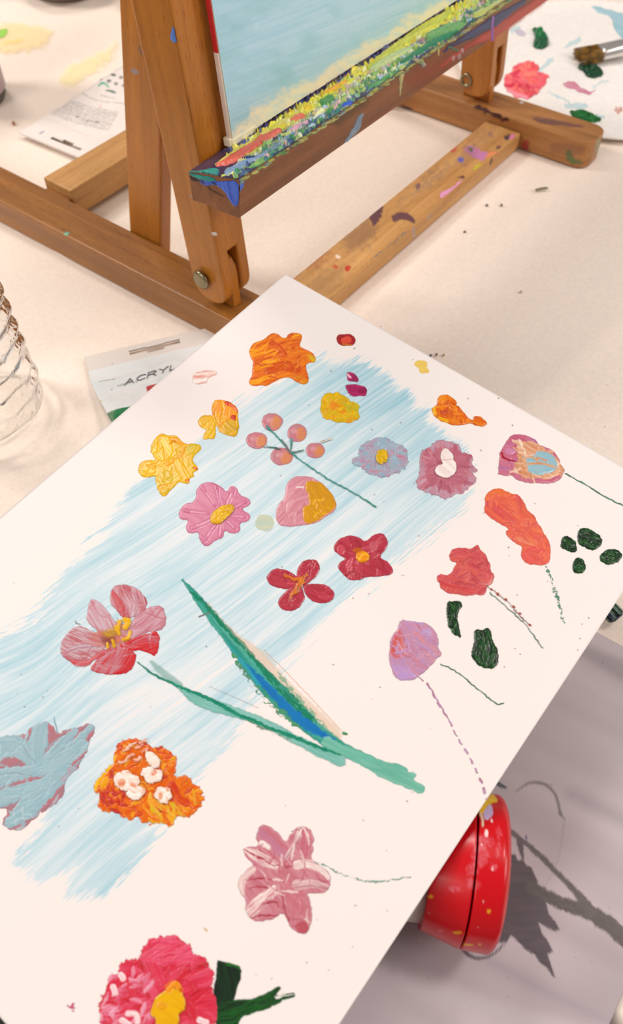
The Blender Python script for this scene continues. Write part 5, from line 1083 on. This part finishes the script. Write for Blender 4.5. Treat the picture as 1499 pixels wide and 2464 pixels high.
# ------------------------------------------------------------------ paint tubes
def tube(name, c0, c1, blen, label, art, mats, thick=.03, narrow=.78, hang=None, step=.0006):
    """c0, c1: the two ends of the crimp; the body runs to the right-hand side of c0->c1"""
    c0 = np.array(c0, float); c1 = np.array(c1, float); A = c1 - c0; W = np.linalg.norm(A); A /= W; Bd = np.array([A[1], -A[0], 0.]) if hang[2] < 0 else np.array([-A[1], A[0], 0.])
    t = empty(name, c0 + A * W / 2 + Bd * blen * .5, label, 'paint tube')
    zb = .0003
    def surf(u, v, up, LL=blen):
        # u along body 0..1, v across 0..1
        k = np.clip((u * LL - .013) / (LL - .013), 0, 1); wd = W * (1 - (1 - narrow) * sstep(0, 1, k * 1.2)); th = thick * sstep(0, 1.0, k * 1.15 + .0) ** .8
        s = (v - .5) * 2; hh = th * .5 * np.sqrt(np.clip(1 - np.abs(s) ** 2.2, 0, 1)) + .0004
        wr = (fbm(u * 8, v * 5, 4) - .5) * .0022 * np.clip(k * 8, 0, 1)
        z = th * .5 + .0002 + (hh + wr if up else -hh)
        return c0 + A * W / 2 + A * (s * wd / 2)[:, None] + Bd * (u * LL)[:, None] + np.array([0, 0, 1.]) * (z + zb)[:, None]
    nu = int(blen / step); nv = int(W / step)
    U, V = np.meshgrid(np.linspace(0, 1, nu), np.linspace(0, 1, nv), indexing='ij')
    top = surf(U.ravel(), V.ravel(), True); X, Y = project(top); a = Art(X, Y); a.A[:] = 1; art(a, U.ravel(), V.ravel(), X, Y)
    F = gridF(nu, nv)
    if hang:
        uc, hl, _ = hang; fu = (U.ravel()[F].mean(1) * blen - uc); fv = (V.ravel()[F].mean(1) - .5) * W
        slot = (np.abs(fu - .0010 * np.sign(.006 - np.abs(fv)) * (np.abs(fv) < .005)) < .0017 + .0006 * (np.abs(fv) < .005)) & (np.abs(fv) < hl)
        inslot = slot
    else: inslot = np.zeros(len(F), bool)
    bot = surf(U.ravel(), V.ravel(), False); n = nu * nv
    ring = np.r_[np.arange(nv), np.arange(1, nu) * nv + nv - 1, (nu - 1) * nv + np.arange(nv - 2, -1, -1), np.arange(nu - 2, 0, -1) * nv]; r2 = np.roll(ring, -1)
    FF = np.vstack([F[~inslot], (F[~inslot] + n)[:, ::-1], np.stack([ring, ring + n, r2 + n, r2], 1)])
    # walls of the hanging slot
    col = np.concatenate([np.vstack([a.C, a.C]), np.ones((2 * n, 1))], 1)
    mesh('tube_body', np.vstack([top, bot]), FF, mats, t, col=col)
    ce = c0 + A * W / 2 + Bd * blen + np.array([0, 0, thick * .5 + zb])
    revolve('tube_cap', [(-.002, .017), (.002, .018), (.004, .012), (.006, .0115), (.007, .0135), (.024, .0125), (.0245, .0005)], ce, Bd, M_white_pl, t, n=48, label='white screw cap')
    return t
def letters(a, txt, o, ux, uy, wd, col):
    G = {'A': [[(0, 0), (.5, 1), (1, 0)], [(.2, .36), (.8, .36)]], 'C': [[(1, .85), (.6, 1), (.15, .8), (0, .5), (.15, .2), (.6, 0), (1, .15)]], 'R': [[(0, 0), (0, 1), (.7, 1), (.95, .78), (.7, .52), (0, .52)], [(.5, .52), (1, 0)]],
         'Y': [[(0, 1), (.5, .5), (1, 1)], [(.5, .5), (.5, 0)]], 'L': [[(0, 1), (0, 0), (.85, 0)]], 'I': [[(.4, 1), (.4, 0)]]}
    o = np.array(o, float); ux = np.array(ux, float); uy = np.array(uy, float); p = 0
    for ch in txt:
        for s in G.get(ch, []):
            a.stroke([tuple(o + ux * (p + x) + uy * y) for x, y in s], wd, col, raw=True, h=0, rough=.3, sm=0 if ch in 'ARYLI' else 1, edge=.8)
        p += 1.32
def art_t2(a, U, V, X, Y):
    cl = lin((224, 216, 208))[None]; ribs = (.5 + .5 * np.sin(V * 2 * math.pi * 62))[:, None]
    a.C[:] = lin((222, 226, 226))[None]
    k = (U * .11 < .0125)[:, None]; a.C = np.where(k, cl * (.90 + .12 * ribs), a.C)
    a.T = (0, 850, .33355)
    a.poly([(640,215),(720,200),(760,200),(1000,160),(1260,115),(1400,90),(1400,260),(1000,240),(760,250)],(206,216,218),alpha=.6,edge=10,h=0)
    a.poly([(735,490),(745,455),(790,420),(860,398),(960,378),(1150,350),(1150,1000),(800,900),(745,700)],(0,116,62),(0,104,56),h=0,rough=1)
    a.poly([(752,540),(748,470),(770,450),(775,520)],(90,160,110),alpha=.5,edge=4,h=0)
    a.poly([(1056,245),(1066,236),(1190,205),(1300,180),(1310,330),(1080,340)],(178,26,48),h=0,rough=.5,sm=0); a.stroke([(1150,232),(1105,255),(1082,290),(1095,330)],17,(240,236,236),h=0,rough=.4)
    letters(a, 'ACRYLIC', (301, 927), (20.5, -6.6), (2.5, -12.5), 3.4, (84, 84, 90)); letters(a, 'ACRYLIC', (283, 930), (5.4, -1.2), (.7, -3.6), 1.1, (120, 120, 124))
    a.stroke([(715,205),(830,185)],6,(120,130,124),h=0,alpha=.7); a.stroke([(705,370),(735,342)],12,(206,196,140),h=0,alpha=.8,dry=.3); a.stroke([(735,430),(742,405)],12,(206,196,150),h=0,alpha=.8,dry=.3); a.ell(808,262,5,4,(110,120,150),h=0,rough=.4); a.ell(812,72,4,4,(120,110,110),h=0,rough=.4)
M_tube = paintmat('glossy_tube', .25, .5, alpha=False, coat=.3)
tube('paint_tube', P(204, 862, 2, .002), P(528, 785, 2, .002), .11, 'green acrylic paint tube with ribbed crimp and hanging hole, beside the water bottle', art_t2, M_tube, hang=(.0055, .0145, -1), thick=.026, step=.00042)
def art_t1(a, U, V, X, Y):
    a.C[:] = lin((238, 228, 222))[None]; a.C = np.where((U * .15 < .017)[:, None], lin((240, 232, 226))[None], a.C)
    a.T = (0, 0, .2202)
    rg = np.random.RandomState(6)
    for i in range(10):   # rows of small unreadable print
        t = i / 9.; x0, y0 = 545 + 190 * t * .9, 1230 - 165 * t; x1, y1 = 1190 + 130 * t * .8, 1420 - 190 * t
        p = [(x0, y0), (x0 * .65 + x1 * .35, y0 * .65 + y1 * .35 + 34), (x1, y1)]
        a.stroke(p, 9, (150, 146, 144), h=0, dry=.42, lu=2.2, lv=4, rough=.8, alpha=.9)
    a.stroke([(860,985),(960,1060),(1100,1110),(1380,1135)],7,(150,146,144),h=0,dry=.4,lu=3,lv=4); a.stroke([(1100,1040),(1260,1080)],8,(160,156,152),h=0,dry=.4,lu=3,lv=4)
    a.poly([(1030,845),(1060,820),(1135,840),(1110,880),(1080,890),(1070,865)],(70,72,74),h=0); a.stroke([(1125,785),(1170,790),(1140,800),(1130,812)],13,(90,90,92),h=0); a.poly([(1210,805),(1230,798),(1275,818),(1250,835),(1215,825)],(84,92,92),h=0)
    a.stroke([(1080,935),(1110,905),(1150,910),(1190,950)],22,(110,190,160),(90,170,140),h=0); a.poly([(1150,975),(1200,975),(1280,1000),(1260,1018),(1160,995)],(90,120,110),h=0)
    for x, y in ((1270, 912), (1362, 935), (1190, 890), (1320, 850)): a.ell(x, y, 26, 18, (130, 130, 130), h=0, rough=3, dry=.5, lu=3, lv=3)
    a.ell(850, 1275, 14, 8, (90, 90, 90), h=0); a.ell(905, 1305, 8, 6, (130, 130, 130), h=0); a.stroke([(950,1320),(1080,1335)],12,(140,136,134),h=0,dry=.4,lu=3); a.ell(1095, 1165, 8, 12, (230, 150, 150), h=0)
    a.stroke([(440,1460),(480,1435)],16,(120,120,150),h=0,alpha=.8); a.stroke([(400,1255),(520,1300),(700,1380),(1000,1500)],6,(206,190,176),h=0,alpha=.6)
tube('paint_tube', P(45, 322, 2, .003), P(240, 402, 2, .003), .15, 'white paint tube lying face down with small print, behind the easel post', art_t1, M_tube, hang=(.0085, .0155, 1), thick=.012, narrow=.9, step=.0007)

# ------------------------------------------------------------------ palette, its paint, brushes
pc = np.array([.672, .215, .0])
pal = empty('palette_plate', pc, 'round white paper plate used as palette with green and pink paint', 'palette')
revolve('plate', [(.0016, .0005), (.0016, .085), (.0017, .100), (.0022, .112), (.0040, .1185), (.0046, .1195), (.0043, .1199), (.0030, .1192), (.0013, .112), (.0009, .100), (.0008, .0005)], pc, (0, 0, 1), simple('plate_paper', (244, 240, 234), .45, .4), pal, n=120)
PP = (np.array([.672, .215, .0016]), np.array([0, 0, 1.])); T7 = (1180, 0, .2128)
def Q(name, box, fn, mat, label, **k): return patch(name, fn, box, PP, mat, pal, T=T7, label=label, **k)
def f(a): a.poly([(470,325),(520,328),(590,345),(640,400),(665,460),(655,520),(600,560),(520,555),(485,530),(490,470),(505,430),(495,370)],(4,104,54),(10,84,44),h=1,rough=1); a.ell(575,500,75,48,(0,84,46),h=1.8,keep=True,edge=5); a.ell(560,395,50,46,(10,116,60),h=1.7,keep=True,edge=5)
Q('paint_blob', (455,305,685,580), f, M_wet, 'glossy emerald green paint blob', hs=.0022)
def f(a): a.poly([(985,755),(1100,740),(1180,750),(1230,770),(1290,830),(1240,870),(1150,885),(1080,870),(1075,820),(1000,785)],(8,52,34),(14,70,44),h=1,rough=3); a.dabs(8,14,8,[(6,46,30),(16,76,48)],20,60,3,h=2)
Q('paint_blob', (965,720,1305,900), f, M_wet, 'dark green paint blob below the brush', hs=.0018)
def f(a): a.poly([(885,1285),(940,1245),(1040,1240),(1160,1270),(1210,1320),(1255,1350),(1200,1390),(1100,1400),(980,1360)],(8,84,30),(26,110,44),ang=20,h=1,rough=4); a.dabs(24,16,5,[(6,76,26),(40,120,60)],20,60,3,h=1.4)
Q('paint_blob', (870,1225,1275,1410), f, M_wet, 'green paint smear behind the easel foot', hs=.0012)
def f(a):
    a.poly([(160,1000),(165,900),(210,830),(290,740),(380,695),(460,690),(530,720),(545,770),(530,805),(610,830),(700,875),(640,890),(630,940),(600,1000),(520,1070),(440,1110),(400,1130),(290,1110),(210,1070)],(244,110,120),(236,80,100),ang=20,rough=6,h=.7); a.dabs(50,34,9,[(240,120,126),(214,50,84),(250,140,120),(206,40,70),(244,90,90)],20,50,5,h=1.3); a.stroke([(180,1020),(300,1080),(400,1110)],50,(250,160,176),(246,140,150),h=.5,keep=True)
Q('paint_blob', (135,670,715,1150), f, M_dry, 'coral and crimson mixed paint patch', hs=.001)
def f(a):
    a.poly([(1085,60),(1160,55),(1300,90),(1400,120),(1499,150),(1560,200),(1560,500),(1490,440),(1430,370),(1390,300),(1380,230),(1310,170),(1190,130)],(176,214,224),(160,204,218),ang=30,rough=4,h=.8,alpha=.9)
Q('paint_smear', (1065,35,1560,500), f, M_wet, 'pale blue paint smear', hs=.001)
W = (190, 224, 232)
for p, w_ in (([(560,790),(620,740),(700,670)],40),([(840,550),(920,490),(1010,450)],[14,50,40]),([(870,1200),(960,1190),(1070,1200)],60),([(660,1050),(780,1100),(900,1160)],[12,24,16]),([(240,350),(320,300)],50),([(640,90),(720,80),(780,95)],[20,36,14]),([(440,150),(560,120),(660,100)],14),([(1200,1300),(1290,1330)],30),([(1160,1000),(1250,930),(1330,910)],16)):
    def f(a, p=p, w_=w_): a.stroke(p, w_, W, (206,232,238), h=.1, alpha=.6, rough=3, edge=2)
    xs_ = [q[0] for q in p]; ys_ = [q[1] for q in p]
    Q('brush_trace', (min(xs_) - 40, min(ys_) - 40, max(xs_) + 40, max(ys_) + 40), f, M_flat, 'pale blue brush trace', step=1.6)
def f(a): a.ell(340,375,70,34,(206,200,216),rot=15,h=.1,alpha=.7)
Q('brush_trace', (250,320,430,430), f, M_flat, 'pale lilac brush trace', step=1.6)
def f(a): a.poly([(800,930),(930,920),(1010,990),(1140,1030),(1150,1080),(1000,1040),(870,990)],(222,160,176),(206,130,156),h=.3,rough=4,alpha=.85); a.stroke([(1130,1050),(1190,1025)],8,(214,120,140),h=.3)
Q('brush_trace', (780,900,1210,1100), f, M_flat, 'dusty pink brush trace')
def f(a): a.ell(1465,1245,50,50,(214,150,136),h=.3,rough=12,rs=6,alpha=.6)
Q('brush_trace', (1390,1180,1550,1310), f, M_flat, 'faint rust brush trace')
def f(a): a.poly([(100,640),(130,650),(155,690),(120,715)],(226,120,80),h=.3)
Q('paint_blob', (90,630,170,725), f, M_flat, 'small orange dab beside the easel post')
def brush(name, tip, base, wd, hair_c, label, hl, ferr, hand, th=.006, ferr_c=(226, 222, 218), seed=1, handle_c=(206, 170, 60), blunt=.0, lean=0):
    tip = np.array(tip, float); base = np.array(base, float); d = base - tip; d /= np.linalg.norm(d); sd = np.cross([0, 0, 1.], d); sd /= np.linalg.norm(sd); up = np.cross(d, sd)
    b = empty(name, tip, label, 'brush'); rg = np.random.RandomState(seed); V = []; F = []
    nseg = 5
    for i in range(300):
        q, r = rg.uniform(-1, 1), rg.uniform(-1, 1); o0 = sd * q * wd * .40 + up * r * th * .42; o1 = sd * q * wd * (.5 + .05 * rg.rand()) + up * r * th * .32
        le = rg.uniform(.93, 1.03) - .06 * q * q; rad = .00026; base_i = len(V)
        for k in range(nseg + 1):
            t = k / nseg; c = base + (tip - base) * t * le + (o0 * (1 - t) + o1 * t) + sd * wd * .12 * math.sin(t * 2.5) * (1 - abs(q)) * np.sign(q); rr = rad * (1 - .6 * t)
            for m_ in range(3):
                g = 2 * math.pi * m_ / 3; V.append(c + sd * rr * math.cos(g) + up * rr * math.sin(g))
        for k in range(nseg):
            for m_ in range(3): F.append((base_i + k * 3 + m_, base_i + k * 3 + (m_ + 1) % 3, base_i + k * 3 + 3 + (m_ + 1) % 3, base_i + k * 3 + 3 + m_))
    V = np.array(V); V[:, 2] = np.maximum(V[:, 2], .0022)
    mesh('bristles', V, F, hair_c, b)
    def loft(nm_, secs, mat, lab=None):
        n = 20; V = []; F = []
        for (s, a_, c_) in secs:
            for k in range(n):
                g = 2 * math.pi * k / n; V.append(base + d * s + sd * a_ * math.copysign(abs(math.cos(g)) ** .8, math.cos(g)) + up * c_ * math.sin(g))
        for i in range(len(secs) - 1):
            for k in range(n): F.append((i * n + k, i * n + (k + 1) % n, (i + 1) * n + (k + 1) % n, (i + 1) * n + k))
        F.append(tuple(range(n - 1, -1, -1))); F.append(tuple(range((len(secs) - 1) * n, len(secs) * n)))
        mesh(nm_, V, F, mat, b, label=lab)
    loft('ferrule', [(-.001, wd * .44, th * .5), (.001, wd * .46, th * .55), (ferr * .5, wd * .42, th * .6), (ferr * .55, wd * .43, th * .62), (ferr, .0042, .0042)], simple(name + '_ferrule', ferr_c, .22, .5, .85), 'metal ferrule')
    loft('handle', [(ferr - .001, .004, .004), (ferr + .02, .0048, .0048), (ferr + .05, .0042, .0042), (ferr + hand, .0022, .0022)], simple(name + '_handle', handle_c, .3), 'painted handle')
    return b
bt, bb = P(1388, 138, 2, .0055), P(1446, 126, 2, .0075)
def hairmat(name, c1, c2, sc=400):
    m, nt, b = nm(name); tc = N(nt, 'ShaderNodeTexCoord'); n = N(nt, 'ShaderNodeTexNoise'); n.inputs['Scale'].default_value = sc; nt.links.new(tc.outputs['Object'], n.inputs[0])
    cr = N(nt, 'ShaderNodeValToRGB'); cr.color_ramp.elements[0].position = .4; cr.color_ramp.elements[1].position = .6; cr.color_ramp.elements[0].color = L4(c1); cr.color_ramp.elements[1].color = L4(c2)
    nt.links.new(n.outputs[0], cr.inputs[0]); nt.links.new(cr.outputs[0], b.inputs[0]); b.inputs['Roughness'].default_value = .45; return m
brush('paint_brush', bt, bb, .0205, hairmat('tan_bristle', (122, 92, 30), (186, 140, 40), 250), 'flat brush with stiff tan bristles resting on the white palette', .02, .03, .14, th=.009)
b2t = P(1488, 1488, 2, .0045); b2d = np.array([-.80, .60, 0]) 
b2b = P(1440, 1440, 2, .006)
brush('paint_brush', b2t, b2b, .0072, hairmat('painted_bristle', (12, 34, 66), (120, 150, 130), 190), 'brush loaded with dark blue and yellow paint peeking out under the card', .018, .02, .10, th=.005, seed=4, handle_c=(60, 50, 40))

# ------------------------------------------------------------------ stains and crumbs on the table covering
PT = (np.array([0, 0, .0002]), np.array([0, 0, 1.]))
def stain(name, box, fn, label, cat='paint stain', mat=M_flat, lift=.00025, **k):
    o = patch(name, fn, box, PT, mat, None, T=(0, 0, 1), lift=lift, **k); tag(o, label, cat); return o
def f(a): a.poly([(-60,60),(40,58),(110,62),(128,80),(110,108),(60,122),(-60,130)],(255,236,180),alpha=.6,edge=8,rough=8,h=0); a.stroke([(10,104),(50,98)],[5,9],(246,210,120),alpha=.6,h=0,edge=3)
stain('paint_stain', (-60,40,150,140), f, 'pale yellow stain on the table covering at the upper left')
def f(a): a.poly([(-20,78),(0,72),(20,70),(16,84),(4,94),(-20,92)],(150,206,90),h=.3,rough=3,edge=2)
stain('paint_dab', (-25,60,30,100), f, 'bright light-green dab of paint at the left edge', 'paint dab')
def f(a): a.poly([(140,190),(180,150),(240,130),(290,95),(260,150),(210,180),(160,215)],(255,244,190),alpha=.6,edge=10,rough=10,h=0)
stain('paint_stain', (120,80,310,230), f, 'faint yellow streak beside the face-down paint tube')
def f(a): a.poly([(1035,872),(1042,868),(1056,877),(1066,880),(1072,886),(1060,892),(1046,888)],(246,220,130),alpha=.9,edge=1.2,rough=1.5,h=.1)
stain('paint_dab', (1026,860,1080,900), f, 'small yellow smear on the table by the far edge of the card', 'paint dab')
def crumb(px, py, r, c, label, name='crumb', group=None, cat='crumb'):
    import bmesh
    bm = bmesh.new(); bmesh.ops.create_icosphere(bm, subdivisions=2, radius=r)
    for v in bm.verts: v.co *= 1 + .35 * (random.random() - .5)
    me = bpy.data.meshes.new(name); bm.to_mesh(me); bm.free(); me.materials.append(simple('crumb_mat', c, .7)); o = bpy.data.objects.new(name, me); p = P(px, py, 2, r * .7); link(o, None, p); tag(o, label, cat, group)
for px, py, r, c, l in ((1037, 855, .0008, (110, 120, 140), 'blue-grey crumb, leftmost of three by the far card edge'), (1051, 853, .0008, (150, 120, 90), 'brown crumb, middle one of three by the far card edge'), (1068, 854, .0007, (190, 160, 110), 'tan crumb, rightmost of three by the far card edge'),
                        (1172, 494, .0009, (110, 104, 96), 'grey crumb right of the front crossbar, left one of a pair'), (1207, 493, .0009, (120, 112, 100), 'grey crumb right of the front crossbar, right one of a pair'), (1119, 558, .0009, (120, 112, 104), 'lone grey crumb below the pair, right of the crossbar'),
                        (1254, 702, .0008, (190, 176, 150), 'pale crumb alone on the open table at the right'), (33, 296, .0014, (170, 120, 90), 'brown crumb left of the face-down paint tube')):
    crumb(px, py, r, c, l)
def shaving():
    p0, p1 = P(1290, 458, 2, .001), P(1318, 453, 2, .001); d = (p1 - p0); L_ = np.linalg.norm(d); d /= L_; s = np.array([-d[1], d[0], 0]); V = []; F = []
    for k in range(9):
        t = k / 8; c = p0 + d * L_ * t + s * .0006 * math.sin(t * 3)
        for (a_, b_) in ((-.0008, -.0004), (.0008, -.0004), (.0009, .0005), (-.0006, .0006)): V.append(c + s * a_ + np.array([0, 0, b_]))
    for k in range(8):
        for m_ in range(4): F.append((k * 4 + m_, k * 4 + (m_ + 1) % 4, k * 4 + 4 + (m_ + 1) % 4, k * 4 + 4 + m_))
    F.append((3, 2, 1, 0)); F.append((32, 33, 34, 35))
    o = mesh('pencil_shaving', V, F, simple('shaving_mat', (130, 122, 96), .6)); tag(o, 'tiny grey-brown stick lying on the table right of the easel foot', 'shaving')
shaving()
